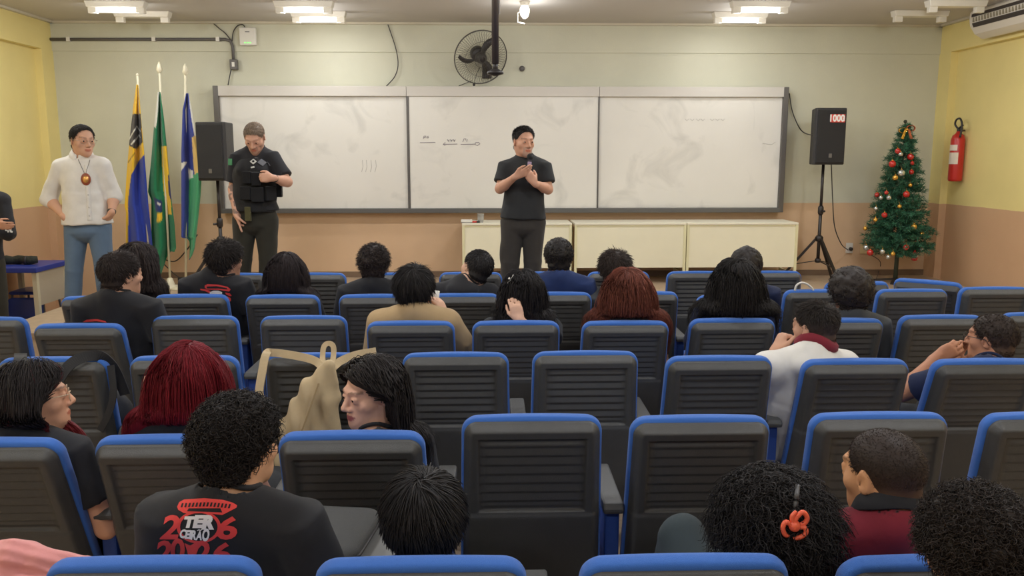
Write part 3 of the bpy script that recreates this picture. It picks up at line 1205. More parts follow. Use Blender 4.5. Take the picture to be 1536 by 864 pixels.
# ------------------------------------------------------------------ school table and chair on the left
M_btop = mat('blue_laminate', (36, 58, 150), .4)
M_wsteel = mat('white_steel', (214, 206, 178), .45)
M_wpan = mat('white_panel', (190, 178, 156), .5)
zt = .76
fr = at_z(60, 402, zt)
bk = at_z(97, 390, zt)
dx0 = XL - REC + .05
xr_ = (fr.x + bk.x) / 2
t = thing('school_table', 'blue topped white table against the left wall', 'table', (xr_, fr.y, 0))
Wd, Dd = xr_ - dx0, bk.y - fr.y
bevel(MB().box((-Wd / 2, Dd / 2, zt - .025), (Wd, Dd, .05)).build('table_top', M_btop, t), .006)
for x, y in ((-.04, .05), (-.04, Dd - .05), (-Wd + .04, .05), (-Wd + .04, Dd - .05)):
    MB().box((x, y, (zt - .05) / 2), (.045, .045, zt - .05)).build('leg', M_wsteel, t)
MB().box((-.035, Dd / 2, zt - .05 - .17), (.018, Dd - .14, .34)).build('side_panel', M_wpan, t)
pa, pb_ = at_z(12, 391, zt + .03), at_z(60, 386, zt + .03)
m = MB()
t = thing('cloth_bundle', 'long dark green bundle lying on the blue table top', 'bundle', (xr_ - .22, fr.y + .30, zt))
rs = random.Random(3)
P = [Vector((-.42 + .05 * k, .02 * math.sin(k * 1.3), .045 + .004 * math.sin(k * 2.1))) for k in range(11)]
MB().tube(P, [.03] + [.043 + .004 * math.sin(k * 2.7) for k in range(9)] + [.034], 12).build('roll', mat('dark_green_cloth', (44, 48, 40), .8, bump=.5, bscale=60), t, True)
for k in (2, 8):
    MB().tube([P[k] - Vector((.012, 0, 0)), P[k] + Vector((.012, 0, 0))], .0475, 14).build('tie', M_fan, t, True)
# school chair
M_bseat = mat('blue_shell', (40, 62, 140), .35)
cs = at_z(28, 436, .45)
t = thing('school_chair', 'blue plastic school chair tucked under the blue topped table', 'chair', (max(cs.x, XL + .18), cs.y, 0))
V, F = rounded_slab(.40, .40, .035, .08)
mk('seat', V, F, M_bseat, t, True, (0, 0, .45))
V, F = rounded_slab(.38, .22, .03, .07)
o = mk('backrest', V, F, M_bseat, t, True, (-.0, -.22, .30))
o.rotation_euler = (math.radians(82), 0, 0)
for x in (-.17, .17):
    for y in (-.17, .17):
        MB().tube([(x * .9, y * .9, .44), (x * 1.1, y * 1.1, .0)], .012, 8).build('leg', M_cond, t, True)

# ------------------------------------------------------------------ flags
M_pole2 = mat('flag_pole_white', (222, 214, 186), .4)
M_cloth = mat('flag_cloth', (255, 255, 255), .75, attr='Col', bump=.25, bscale=900, sheen=.15)


def inside(px, py, poly):
    c = False
    n = len(poly)
    for i in range(n):
        x1, y1 = poly[i]
        x2, y2 = poly[(i + 1) % n]
        if (y1 > py) != (y2 > py) and px < (x2 - x1) * (py - y1) / (y2 - y1) + x1:
            c = not c
    return c


def interp(pts, y):
    return float(np.interp(y, [p[1] for p in pts], [p[0] for p in pts]))


def flag(name, label, pole_px, spear, L, R, ytop, ybotf, base, regions, folds, ph, Y):
    zt_ = at_y(*pole_px[0], Y)
    zb_ = at_y(*pole_px[1], Y)
    d = (zt_ - zb_) / (zt_.z - zb_.z)
    foot = zb_ + d * (ZS - zb_.z)
    t = thing(name, label, 'flag', foot, group='flags on poles')
    fo = Vector(foot)
    MB().tube([Vector((0, 0, .02)), zt_ - fo], .0125, 10).build('pole', M_pole2, t, True)
    MB().lathe([(.17, 0), (.17, .012), (.05, .03), (.03, .10), (.02, .11)], n=20).build('base', M_pole2, t, True)
    top = zt_ - fo
    if spear:
        MB().lathe([(.014, -.10), (.016, -.095), (.034, -.07), (.022, -.02), (.003, .02)], c=top + Vector((0, 0, .04)), n=10).build('spear_tip', M_pole2, t, True)
    else:
        MB().sphere(top, .016, 10, 8).build('pole_cap', M_pole2, t, True)
    nu, nv = 44, 170
    V, C = [], []
    for j in range(nv + 1):
        for i in range(nu + 1):
            s = i / nu
            yb_ = ybotf(s)
            py = ytop + (yb_ - ytop) * j / nv
            tt = j / nv
            xl_, xr2 = interp(L, py), interp(R, py)
            px = xl_ + (xr2 - xl_) * s
            amp = .055 * min(1, tt * 2.5 + .1)
            dy = amp * math.sin(2 * math.pi * folds * (s + .08 * math.sin(tt * 3 + ph)) + ph) + .02 * math.sin(5 * tt + 9 * s + ph)
            p = at_y(px, py, Y - .02 + dy)
            V.append(p - fo)
            c = base
            for col_, poly in regions:
                if inside(px, py, poly):
                    c = col_
            C.append(lin(c))
    F = []
    for j in range(nv):
        for i in range(nu):
            a = j * (nu + 1) + i
            F.append([a, a + 1, a + nu + 2, a + nu + 1])
    o = mk('flag_cloth', V, F, M_cloth, t, True, col=np.array(C))
    s_ = o.modifiers.new('thickness', 'SOLIDIFY')
    s_.thickness = .004
    s_.offset = 0
    return t


YEL, BLU, GRN, BLK, WHT = (236, 190, 40), (36, 60, 160), (18, 118, 76), (48, 42, 40), (226, 224, 214)
GRN2, BLU2 = (70, 160, 110), (52, 66, 146)
flag('flag', 'yellow and blue flag with a black diamond, leftmost of the three flags', ((206, 112), (227, 434)), False,
     [(205, 126), (200, 160), (195, 205), (190, 262), (187, 308), (189, 318), (189, 400)],
     [(207, 126), (210, 160), (214, 205), (218, 250), (222, 300), (227, 350), (231, 400)], 127,
     lambda s: 374 + 14 * s, YEL,
     [(BLU, [(197, 262), (207, 243), (216, 232), (250, 232), (250, 420), (192, 420), (192.5, 300)]),
      (BLK, [(199, 171), (211, 171), (214, 214), (204, 224), (192, 217)]),
      (WHT, [(194, 207), (205, 188), (211, 196), (211, 198), (205, 190.5), (195, 209)]),
      (WHT, [(196, 216), (209, 201), (211, 206), (211, 208), (209, 203.5), (198, 217.5)]),
      ((150, 120, 30), [(192, 243), (202, 228), (203, 229), (193, 245)])], 1.6, .6, 9.25)
flag('flag', 'green flag with yellow and blue parts, middle one of the three flags', ((239, 101), (256, 436)), True,
     [(237, 136), (232, 180), (227, 240), (222, 288), (227, 300), (227, 420)],
     [(240, 136), (246, 180), (251, 230), (256, 290), (262, 340), (264, 372), (258, 385), (256, 420)], 138,
     lambda s: 372 + 44 * max(0, 1 - abs(s - .42) / .42) + 6 * s, GRN,
     [(WHT, [(236, 130), (240, 140), (238, 160), (234, 192), (231, 190)]),
      (YEL, [(242, 219), (250, 219), (253, 262), (258, 322), (250, 322), (245, 280)]),
      ((38, 44, 96), [(252, 262), (255, 266), (258, 285), (257, 303), (253, 290)]),
      ((34, 50, 110), [(231, 296), (243, 302), (243, 318), (234, 318)]),
      (WHT, [(236, 303), (241, 306), (240, 309), (236, 306)]),
      (YEL, [(236, 319), (243, 319), (243, 331), (235, 334)])], 1.5, 2.2, 9.25)
flag('flag', 'blue, yellow and green flag with a white star, rightmost of the three flags', ((278, 104), (279, 432)), True,
     [(280, 138), (274, 165), (272, 230), (272, 356), (280, 359), (282, 390)],
     [(282, 138), (287, 160), (292, 198), (298, 225), (303, 256), (301, 290), (297, 330), (292, 372), (286, 390)], 140,
     lambda s: 357 + 33 * min(1, max(0, (s - .3) / .12)) - 14 * max(0, s - .5), BLU2,
     [(WHT, [(282, 136), (290, 168), (294, 203), (291, 204), (286, 172)]),
      ((226, 190, 110), [(288, 206), (294, 203), (299, 240), (304, 262), (292, 262), (290, 240)]),
      (WHT, [(294, 203), (298, 218), (305, 262), (301, 262), (296, 226)]),
      (GRN2, [(283, 268), (291, 262), (305, 255), (303, 300), (297, 350), (292, 380), (278, 395), (282.5, 356)]),
      (WHT, [(271, 244), (281, 242.5), (277, 249), (275, 252), (272, 257)]),
      (WHT, [(282, 253), (290, 256), (290, 266), (283, 269)])], 1.4, 4.0, 9.2)

# ------------------------------------------------------------------ christmas tree
M_pine = mat('pine_needles', (50, 104, 76), .6, attr='Col')
M_bark = mat('bark_green', (58, 62, 46), .8)
YT = 9.42
pb2, ptop = at_y(1343, 418, YT), at_y(1358, 183, YT)
t = thing('christmas_tree', 'decorated green christmas tree in the right corner by the loudspeaker', 'christmas tree', (pb2.x, YT, ZS))
HT = ptop.z - ZS
tx = ptop.x - pb2.x
MB().tube([(0, 0, .02), (0, 0, .3), (tx * .5, 0, HT * .6), (tx, 0, HT - .02)], [.026, .024, .014, .006], 8).build('trunk', M_bark, t, True)
for k in range(4):
    a = math.pi / 4 + k * math.pi / 2 + .3
    MB().bar((0, 0, .04), (.27 * math.cos(a), .22 * math.sin(a), .012), .05, .02).build('stand_leg', M_tri, t)
rs = random.Random(11)
prof = [(182, .03), (200, .07), (240, .17), (280, .22), (310, .28), (340, .33), (362, .39), (380, .33)]
py2z = lambda py: at_y(1350, py, YT).z - ZS
zs_ = [py2z(a) for a, _ in prof][::-1]
rr_ = [r for _, r in prof][::-1]
V, F, C = [], [], []


def quadstrip(a, b_, w, col_):
    d = (b_ - a)
    s = d.cross(Vector((rs.uniform(-1, 1), rs.uniform(-1, 1), rs.uniform(-1, 1))))
    if s.length < 1e-6:
        return
    s = s.normalized() * w
    n = len(V)
    V.extend([a - s, a + s, b_ + s * .4, b_ - s * .4])
    F.append([n, n + 1, n + 2, n + 3])
    C.extend([col_] * 4)


z = zs_[0]
while z < HT - .03:
    R0 = float(np.interp(z, zs_, rr_))
    nb = int(9 + R0 * 42)
    for k in range(nb):
        a = rs.uniform(0, 2 * math.pi)
        L = R0 * rs.uniform(.68, 1.08)
        c0 = Vector((tx * z / HT, 0, z + rs.uniform(-.02, .02)))
        dr = Vector((math.cos(a), math.sin(a), rs.uniform(.05, .35))).normalized()
        prev = c0
        ns = max(3, int(L / .035))
        for i in range(1, ns + 1):
            s = i / ns
            q = c0 + dr * (L * s) - Vector((0, 0, .10 * L * s * s))
            quadstrip(prev, q, .004, lin((60, 58, 42)))
            if s > .25:
                for m_ in range(14):
                    dd = (dr * rs.uniform(.2, 1.0) + Vector((rs.uniform(-1, 1), rs.uniform(-1, 1), rs.uniform(-1, 1)))).normalized()
                    g = rs.uniform(.75, 1.25)
                    quadstrip(q + Vector((rs.uniform(-.012, .012), rs.uniform(-.012, .012), rs.uniform(-.012, .012))),
                              q + dd * rs.uniform(.03, .055), .0028, lin((50 * g, 102 * g, 74 * g)))
            prev = q
    z += .046
mk('foliage', V, F, M_pine, t, False, col=np.array(C))['kind'] = 'stuff'
M_ored = mat('bauble_red', (186, 36, 30), .18, spec=.8)
M_ogold = mat('bauble_gold', (226, 176, 84), .22, metal=.8)
M_osil = mat('bauble_silver', (196, 200, 196), .2, metal=.8)
ORN = [('red', 450, 207, 11), ('red', 502, 230, 13), ('red', 428, 259, 14), ('red', 485, 382, 13), ('red', 396, 466, 11), ('red', 484, 597, 11),
       ('red', 338, 618, 13), ('red', 505, 292, 10), ('red', 366, 384, 10), ('red', 508, 256, 8), ('red', 404, 375, 8), ('gold', 515, 514, 12), ('gold', 457, 431, 8),
       ('gold', 360, 485, 9), ('gold', 431, 623, 9), ('gold', 440, 315, 11), ('gold', 548, 542, 9), ('gold', 318, 520, 9), ('gold', 500, 345, 8),
       ('silver', 465, 296, 14), ('silver', 414, 396, 10), ('silver', 322, 598, 12), ('silver', 388, 614, 10), ('silver', 411, 636, 9),
       ('silver', 362, 440, 9), ('silver', 382, 396, 9), ('silver', 546, 606, 9), ('silver', 462, 220, 9)]
WHERE = {'red': ['near the tip, small', 'high on the right flank', 'high on the left flank', 'large, on the right half at mid height', 'left of the middle, low', 'hanging under the lowest branches right of the trunk',
                 'hanging lowest at the left', 'below the upper right red one', 'at the left edge at mid height', 'tiny, between the two upper right red ones', 'tiny, left at mid height']}
M_om = {'red': M_ored, 'gold': M_ogold, 'silver': M_osil}
cnt = {'red': 0, 'gold': 0, 'silver': 0}
WHERE['gold'] = ['at lower right', 'in the very middle', 'at lower left', 'hanging by the trunk under the branches', 'high near the silver one', 'at the right edge, low', 'at the left edge, low', 'right of the trunk line, above the large red bauble']
WHERE['silver'] = ['large, high in the middle', 'left of the centre at mid height', 'hanging low at the left by the wall plate', 'hanging left of the trunk', 'lowest, by the trunk', 'at the left edge below mid height', 'at the left edge at mid height', 'hanging at the lower right edge', 'small, near the tip']
for kind_, zx, zy, zr in ORN:
    px, py = 1180 + zx / 2.7, 150 + zy / 2.7
    R0 = float(np.interp(at_y(px, py, YT).z - ZS, zs_, rr_))
    p0 = at_y(px, py, YT)
    dx = abs(p0.x - (pb2.x + tx * (p0.z - ZS) / HT))
    dep = math.sqrt(max(0, (R0 * 1.02) ** 2 - dx * dx))
    p = at_y(px, py, YT - dep)
    r = zr / 2.7 / 132
    o = thing('bauble', '%s bauble on the christmas tree, %s' % (kind_, WHERE[kind_][cnt[kind_]]), 'bauble', p, group='%s baubles on the christmas tree' % kind_)
    cnt[kind_] += 1
    MB().sphere((0, 0, 0), r, 14, 10).build('ball', M_om[kind_], o, True)
    m = MB().tube([(0, 0, r * .9), (0, 0, r * 1.2)], r * .25, 8)
    m.tube([(0, 0, r * 1.1), (0, .01, r * 1.2 + .02), (0, .05, r * 1.2 + .035)], .0012, 4)
    m.build('cap', M_ogold, o, True)
p = at_y(1180 + 518 / 2.7, 150 + 634 / 2.7, YT - .2)
o = thing('ornament', 'red and white two tier ornament hanging at the lower right of the tree', 'ornament', p)
MB().lathe([(.01, -.05), (.032, -.04), (.036, -.02), (.03, 0), (.022, .006)], n=14).build('lower_ball', M_ored, o, True)
MB().lathe([(.034, -.006), (.037, .002), (.034, .01)], n=14).build('white_band', M_white, o, True)
MB().lathe([(.026, .01), (.028, .03), (.016, .05), (.004, .075)], n=14).build('upper_cone', M_ored, o, True)
p = at_y(1360, 194, YT - .07)
o = thing('ribbon_bow', 'gold and red ribbon bow near the tip of the christmas tree', 'bow', p)
for s, mm_ in ((-1, M_ogold), (1, mat('ribbon_copper', (190, 96, 60), .4))):
    V, F = [], []
    for i in range(17):
        a = 2 * math.pi * i / 16
        for y in (-.018, .018):
            V.append((s * (.045 - .045 * math.cos(a)), y, .03 * math.sin(a) + .012 * s))
    for i in range(16):
        F.append([2 * i, 2 * i + 1, 2 * i + 3, 2 * i + 2])
    q = MB().add(V, F).build('loop', mm_, o, True)
    q.modifiers.new('thickness', 'SOLIDIFY').thickness = .003
    q = MB().add([(s * .004, -.012, 0), (s * .028, -.012, 0), (s * .065, -.02, -.10), (s * .035, -.02, -.11)], [[0, 1, 2, 3]]).build('tail', mm_, o)
    q.modifiers.new('thickness', 'SOLIDIFY').thickness = .003
MB().sphere((0, -.012, 0), .014, 10, 8).build('knot', M_ogold, o, True)
MB().sphere((ptop.x, YT, ptop.z), .022, 10, 8)
o = MB().sphere((0, 0, 0), .02, 10, 8)
o.tube([(0, 0, -.02), (0, 0, -.05)], .008, 8)
tag(o.build('tree_topper', M_bark, None, True, loc=(ptop.x, YT, ptop.z + .005)), 'small dark knob on the very tip of the christmas tree', 'topper')
# ------------------------------------------------------------------ organic shapes: smooth unions meshed as one surface
RNG = np.random.default_rng(5)


def nrm(v):
    v = np.asarray(v, float)
    return v / (np.linalg.norm(v) + 1e-9)


def A(*v):
    return np.array(v, float)


def pnoise(P, f, seed, octaves=1):
    r = np.random.default_rng(seed)
    out = np.zeros(P.shape[:-1], np.float32)
    for o in range(octaves):
        for k in range(5):
            d = r.normal(size=3)
            d = d / np.linalg.norm(d) * f * (2 ** o) * r.uniform(.6, 1.4)
            out += np.sin(P @ d.astype(np.float32) + r.uniform(0, 6.28)).astype(np.float32) / (5 * 1.6 ** o)
    return out


# a primitive: (kind, data, k, op)   kind: cap / ell / cyl / fn
def cap(a, b, ra, rb, k=.02, op=1):
    return ('cap', (A(*a), A(*b), ra, rb), k, op)


def ell(c, r, R=None, k=.02, op=1):
    return ('ell', (A(*c), A(*r), np.eye(3) if R is None else np.array(R, float)), k, op)


def cyl(a, b, ra, rb, k=.01, op=1):
    return ('cyl', (A(*a), A(*b), ra, rb), k, op)


def ecyl(a, b, fwd, r0, r1, k=.02, op=1):
    """elliptical tapered cylinder from a to b; r0, r1 = (side radius, front radius)"""
    a, b = A(*a), A(*b)
    z = nrm(b - a)
    x = nrm(np.cross(fwd, z))
    y = np.cross(z, x)
    return ('ecyl', ((a + b) / 2, np.stack([x, y, z], 1), r0, r1, np.linalg.norm(b - a) / 2), k, op)


def pbox(p):
    kd, d = p[0], p[1]
    if kd == 'ecyl':
        c, R, r0, r1, hl = d
        e = np.sqrt(((R * A(max(r0[0], r1[0]), max(r0[1], r1[1]), hl)) ** 2).sum(1)) * 1.25
        return c - e, c + e
    if kd in ('cap', 'cyl'):
        a, b, ra, rb = d
        m = max(ra, rb)
        return np.minimum(a, b) - m, np.maximum(a, b) + m
    c, r, R = d
    e = np.sqrt(((R * r) ** 2).sum(1))
    return c - e, c + e


def pdist(p, P):
    kd, d = p[0], p[1]
    if kd == 'ecyl':
        c, R, r0, r1, hl = d
        q = (P - c.astype(np.float32)) @ R.astype(np.float32)
        t = np.clip(q[..., 2] / (2 * hl) + .5, 0, 1)
        rx, ry = r0[0] + (r1[0] - r0[0]) * t, r0[1] + (r1[1] - r0[1]) * t
        rad = (np.sqrt((q[..., 0] / rx) ** 2 + (q[..., 1] / ry) ** 2) - 1) * np.minimum(rx, ry)
        return np.maximum(rad, np.abs(q[..., 2]) - hl).astype(np.float32)
    if kd == 'ell':
        c, r, R = d
        q = (P - c.astype(np.float32)) @ R.astype(np.float32)
        k0 = np.sqrt(((q / r.astype(np.float32)) ** 2).sum(-1))
        k1 = np.sqrt(((q / (r * r).astype(np.float32)) ** 2).sum(-1)) + 1e-6
        return k0 * (k0 - 1) / k1
    a, b, ra, rb = d
    ab = (b - a).astype(np.float32)
    L2 = float(ab @ ab) + 1e-9
    ap = P - a.astype(np.float32)
    t = (ap @ ab) / L2
    if kd == 'cap':
        t = np.clip(t, 0, 1)
        return np.sqrt(((ap - t[..., None] * ab) ** 2).sum(-1)) - (ra + (rb - ra) * t)
    tc = np.clip(t, 0, 1)
    rad = np.sqrt(((ap - t[..., None] * ab) ** 2).sum(-1)) - (ra + (rb - ra) * tc)
    ax = (np.abs(t - .5) - .5) * math.sqrt(L2)
    return np.maximum(rad, ax)


def eval_prims(prims, P):
    f = np.full(P.shape[:-1], 1.0, np.float32)
    for p in prims:
        d = pdist(p, P)
        k = p[2]
        if p[3] > 0:
            h = np.maximum(k - np.abs(f - d), 0) / k
            f = np.minimum(f, d) - h * h * k * .25
        else:
            h = np.maximum(k - np.abs(f + d), 0) / k
            f = np.maximum(f, -d) + h * h * k * .25
    return f


def surface(prims, h, post=None, smooth=1):
    lo = np.min([pbox(p)[0] for p in prims if p[3] > 0], 0) - 3 * h - .01
    hi = np.max([pbox(p)[1] for p in prims if p[3] > 0], 0) + 3 * h + .01
    n = np.ceil((hi - lo) / h).astype(int) + 1
    ax = [(lo[i] + h * np.arange(n[i])).astype(np.float32) for i in range(3)]
    f = np.full(tuple(n), 1.0, np.float32)
    for p in prims:
        a, b = pbox(p)
        m = p[2] + 2.5 * h
        i0 = np.clip(np.floor((a - m - lo) / h).astype(int), 0, n)
        i1 = np.clip(np.ceil((b + m - lo) / h).astype(int) + 1, 0, n)
        if (i1 <= i0).any():
            continue
        sl = tuple(slice(i0[q], i1[q]) for q in range(3))
        G = np.stack(np.meshgrid(ax[0][sl[0]], ax[1][sl[1]], ax[2][sl[2]], indexing='ij'), -1)
        d = pdist(p, G)
        fs = f[sl]
        k = p[2]
        if p[3] > 0:
            hh = np.maximum(k - np.abs(fs - d), 0) / k
            f[sl] = np.minimum(fs, d) - hh * hh * k * .25
        else:
            hh = np.maximum(k - np.abs(fs + d), 0) / k
            f[sl] = np.maximum(fs, -d) + hh * hh * k * .25
    if post is not None:
        band = np.abs(f) < .05
        idx = np.argwhere(band)
        P = (lo + idx * h).astype(np.float32)
        f[band] = post(P, f[band])
    return nets(f, lo, h, smooth)


def nets(f, lo, h, smooth=1):
    neg = f < 0
    c = [neg[i:neg.shape[0] - 1 + i, j:neg.shape[1] - 1 + j, k:neg.shape[2] - 1 + k] for i in (0, 1) for j in (0, 1) for k in (0, 1)]
    s = np.zeros(c[0].shape, np.int8)
    for q in c:
        s += q
    act = (s > 0) & (s < 8)
    ids = np.full(act.shape, -1, np.int32)
    cells = np.argwhere(act)
    ids[act] = np.arange(len(cells))
    corner = [(i, j, k) for i in (0, 1) for j in (0, 1) for k in (0, 1)]
    val = {q: f[cells[:, 0] + q[0], cells[:, 1] + q[1], cells[:, 2] + q[2]] for q in corner}
    acc = np.zeros((len(cells), 3), np.float32)
    cnt = np.zeros(len(cells), np.float32)
    for q in corner:
        for axd in range(3):
            if q[axd] == 0:
                r = list(q)
                r[axd] = 1
                r = tuple(r)
                va, vb = val[q], val[r]
                m = (va < 0) != (vb < 0)
                t = va[m] / (va[m] - vb[m])
                pt = np.tile(np.array(q, np.float32), (m.sum(), 1))
                pt[:, axd] += t
                acc[m] += pt
                cnt[m] += 1
    V = lo + (cells + acc / cnt[:, None]) * h
    F = []
    for axd in range(3):
        o1, o2 = [(1, 2), (2, 0), (0, 1)][axd]
        sl0 = [slice(1, -1)] * 3
        a = [slice(1, f.shape[i] - 1) for i in range(3)]
        a2 = list(a)
        a[axd] = slice(0, f.shape[axd] - 1)
        a2[axd] = slice(1, f.shape[axd])
        na, nb = neg[tuple(a)], neg[tuple(a2)]
        e = np.argwhere(na != nb)
        if not len(e):
            continue
        fl = na[e[:, 0], e[:, 1], e[:, 2]]
        base = e.copy()
        for i in range(3):
            if i != axd:
                base[:, i] += 1
        q = []
        for d1, d2 in ((-1, -1), (0, -1), (0, 0), (-1, 0)):
            cc = base.copy()
            cc[:, o1] += d1
            cc[:, o2] += d2
            q.append(ids[cc[:, 0], cc[:, 1], cc[:, 2]])
        q = np.stack(q, 1)
        q[~fl] = q[~fl][:, ::-1]
        F.append(q)
    F = np.concatenate(F)
    F = F[(F >= 0).all(1)]
    for _ in range(smooth):
        acc = np.zeros_like(V)
        cn = np.zeros(len(V))
        for i in range(4):
            a, b = F[:, i], F[:, (i + 1) % 4]
            for ax_ in range(3):
                acc[:, ax_] += np.bincount(a, V[b, ax_], len(V)) + np.bincount(b, V[a, ax_], len(V))
            cn += np.bincount(a, minlength=len(V)) + np.bincount(b, minlength=len(V))
        V = V * .5 + .5 * acc / np.maximum(cn, 1)[:, None]
    return V, F


def rot(yaw=0, pitch=0, roll=0):
    return np.array(Matrix.Rotation(math.radians(yaw), 3, 'Z') @ Matrix.Rotation(math.radians(pitch), 3, 'X') @ Matrix.Rotation(math.radians(roll), 3, 'Y'))


# ------------------------------------------------------------------ heads
def head_prims(H, R, s=1.0, jaw=1.0, nose=1.0):
    g = lambda x, y, z: H + R @ (A(x, y, z) * s)
    e = lambda c, r, k=.02, op=1, R2=None: ell(g(*c), A(*r) * s, R if R2 is None else R @ R2, k * s, op)
    P = [e((0, -.012, .035), (.074, .096, .080)),
         e((0, -.042, -.036), (.058, .052, .050), .03),
         e((0, .020, -.030), (.061 * jaw, .070, .074), .03),
         e((0, .050, -.078), (.040 * jaw, .036, .030), .03),
         cap(g(0, .070, -.098), g(0, .074, -.092), .017 * s, .017 * s, .025 * s),
         e((.046, .045, -.018), (.022, .026, .022), .02), e((-.046, .045, -.018), (.022, .026, .022), .02),
         e((0, .076, .030), (.050, .020, .012), .016)]
    for x in (-1, 1):
        P.append(ell(g(x * .031, .101, .006), A(.017, .016, .012) * s, R, .014 * s, -1))
    P += [cap(g(0, .090, .014), g(0, .110, -.024), .008 * s, .0115 * s * nose, .012 * s),
          cap(g(-.013, .098, -.031), g(.013, .098, -.031), .0085 * s * nose, .0085 * s * nose, .008 * s)]
    for x in (-1, 1):   # lids and ears
        P.append(ell(g(x * .031, .079, .0105), A(.0175, .0145, .0095) * s, R, .005 * s))
        P.append(ell(g(x * .031, .078, -.001), A(.0165, .0135, .0075) * s, R, .005 * s))
        P.append(ell(g(x * .077, -.012, -.002), A(.007, .019, .031) * s, R @ rot(yaw=-x * 22, pitch=-8), .008 * s))
        P.append(ell(g(x * .084, -.008, .0), A(.006, .010, .018) * s, R @ rot(yaw=-x * 22), .005 * s, -1))
    P += [ell(g(0, .087, -.054), A(.024, .012, .0065) * s, R, .006 * s), ell(g(0, .086, -.066), A(.021, .012, .0075) * s, R, .006 * s)]
    P.append(cyl(g(-.022, .104, -.0602), g(.022, .104, -.0602), .0035 * s, .0035 * s, .004 * s, -1))
    return P


def head_colour(V, H, R, s, skin, brow=(40, 30, 26), lips=None, beard=None):
    L = ((V - H) @ R) / s
    sk = np.array(lin(skin))
    C = np.tile(sk, (len(V), 1))
    inhead = (np.abs(L) < .14).all(1) & (L[:, 1] > .03)
    lipc = np.array(lin(lips or tuple(int(a * b) for a, b in zip(skin, (.90, .72, .69)))))
    m = inhead & ((L[:, 0] / .025) ** 2 + ((L[:, 2] + .060) / .0105) ** 2 < 1) & (L[:, 1] > .07)
    C[m] = lipc
    bx = np.abs(L[:, 0])
    m = inhead & (bx > .012) & (bx < .053) & (np.abs(L[:, 2] - (.0285 + .006 * np.sin((bx - .012) / .041 * 2.6))) < .0034) & (L[:, 1] > .04)
    C[m] = C[m] * .45 + np.array(lin(brow)) * .55
    if beard:
        bc, amt, kind = beard
        z, y = L[:, 2], L[:, 1]
        reg = inhead & (z < -.036) & (z > -.125)
        jawm = reg & ((z < -.074) | ((np.abs(L[:, 0]) < .032) & (z < -.036)) | ((bx > .046) & (z < -.03)))
        if kind == 'goatee':
            jawm = reg & (bx < .038) & ((z < -.073) | (z > -.052) | (bx > .024)) & (y > .045)
        lipm = ((L[:, 0] / .022) ** 2 + ((z + .060) / .011) ** 2 < 1)
        jawm &= ~lipm
        n = .75 + .25 * pnoise(V.astype(np.float32), 260, 3)
        C[jawm] = C[jawm] * (1 - amt * n[jawm, None]) + np.array(lin(bc)) * amt * n[jawm, None]
    return C


# ------------------------------------------------------------------ hands
def rodr(v, ax, ang):
    ax = nrm(ax)
    return v * math.cos(ang) + np.cross(ax, v) * math.sin(ang) + ax * (ax @ v) * (1 - math.cos(ang))


def hand_prims(w, d, n, side, curl=.35, s=1.0, spread=.1, curls=None, thumb_in=.3):
    """w wrist, d direction of the fingers, n direction the palm faces, side +1/-1: where the thumb leaves"""
    d = nrm(d)
    n = nrm(n - d * (np.asarray(n) @ d))
    lt = np.cross(d, n) * side
    P = [cap(w - d * .02 * s, w + d * .02 * s, .021 * s, .022 * s, .02)]
    offs = (.029, .0095, -.010, -.027)
    lens = (.070, .078, .072, .056)
    for i in range(4):
        k0 = w + d * (.086 - .004 * abs(i - 1)) * s + lt * offs[i] * s
        P.append(cap(w + d * .015 * s + lt * offs[i] * .55 * s, k0, .014 * s, .0105 * s, .012))
        c = curls[i] if curls else curl
        dd = nrm(d + lt * (offs[i] * 4 * spread))
        axis = np.cross(dd, n)
        q = k0
        ang = 0
        for frac, bend in ((.45, 75), (.31, 90), (.24, 55)):
            ang += math.radians(bend) * c
            nd = rodr(dd, axis, ang)
            q2 = q + nd * lens[i] * frac * s
            P.append(cap(q, q2, (.0096 - .0004 * i) * s, .0086 * s, .0025))
            q = q2
    P.append(ell(w + d * .05 * s + n * .003 * s, A(.038, .042, .014) * s, np.stack([lt, d, n], 1), .012))
    t0 = w + d * .022 * s + lt * .024 * s
    t1 = t0 + nrm(d * .72 + lt * .62 + n * thumb_in) * .044 * s
    t2 = t1 + nrm(d * .95 + lt * .12 + n * thumb_in * 1.3) * .032 * s
    t3 = t2 + nrm(d * .95 - lt * .1 + n * thumb_in * 1.6) * .024 * s
    P += [cap(t0, t1, .016 * s, .0115 * s, .010), cap(t1, t2, .0108 * s, .0098 * s, .003), cap(t2, t3, .0098 * s, .0082 * s, .003)]
    return P


# ------------------------------------------------------------------ hair
def zline(y, fr=0.0):
    return fr * np.clip((y - .02) / .03, 0, 1) + np.interp(y, [-.13, -.06, -.03, -.012, .012, .03, .048, .066, .09, .12], [-.072, -.070, -.050, -.012, .012, .012, .035, .068, .088, .10])


NP_C, NP_R = A(0, -.042, -.036), A(.060, .054, .052)
SK_C, SK_R = A(0, -.012, .035), A(.0745, .0965, .081)


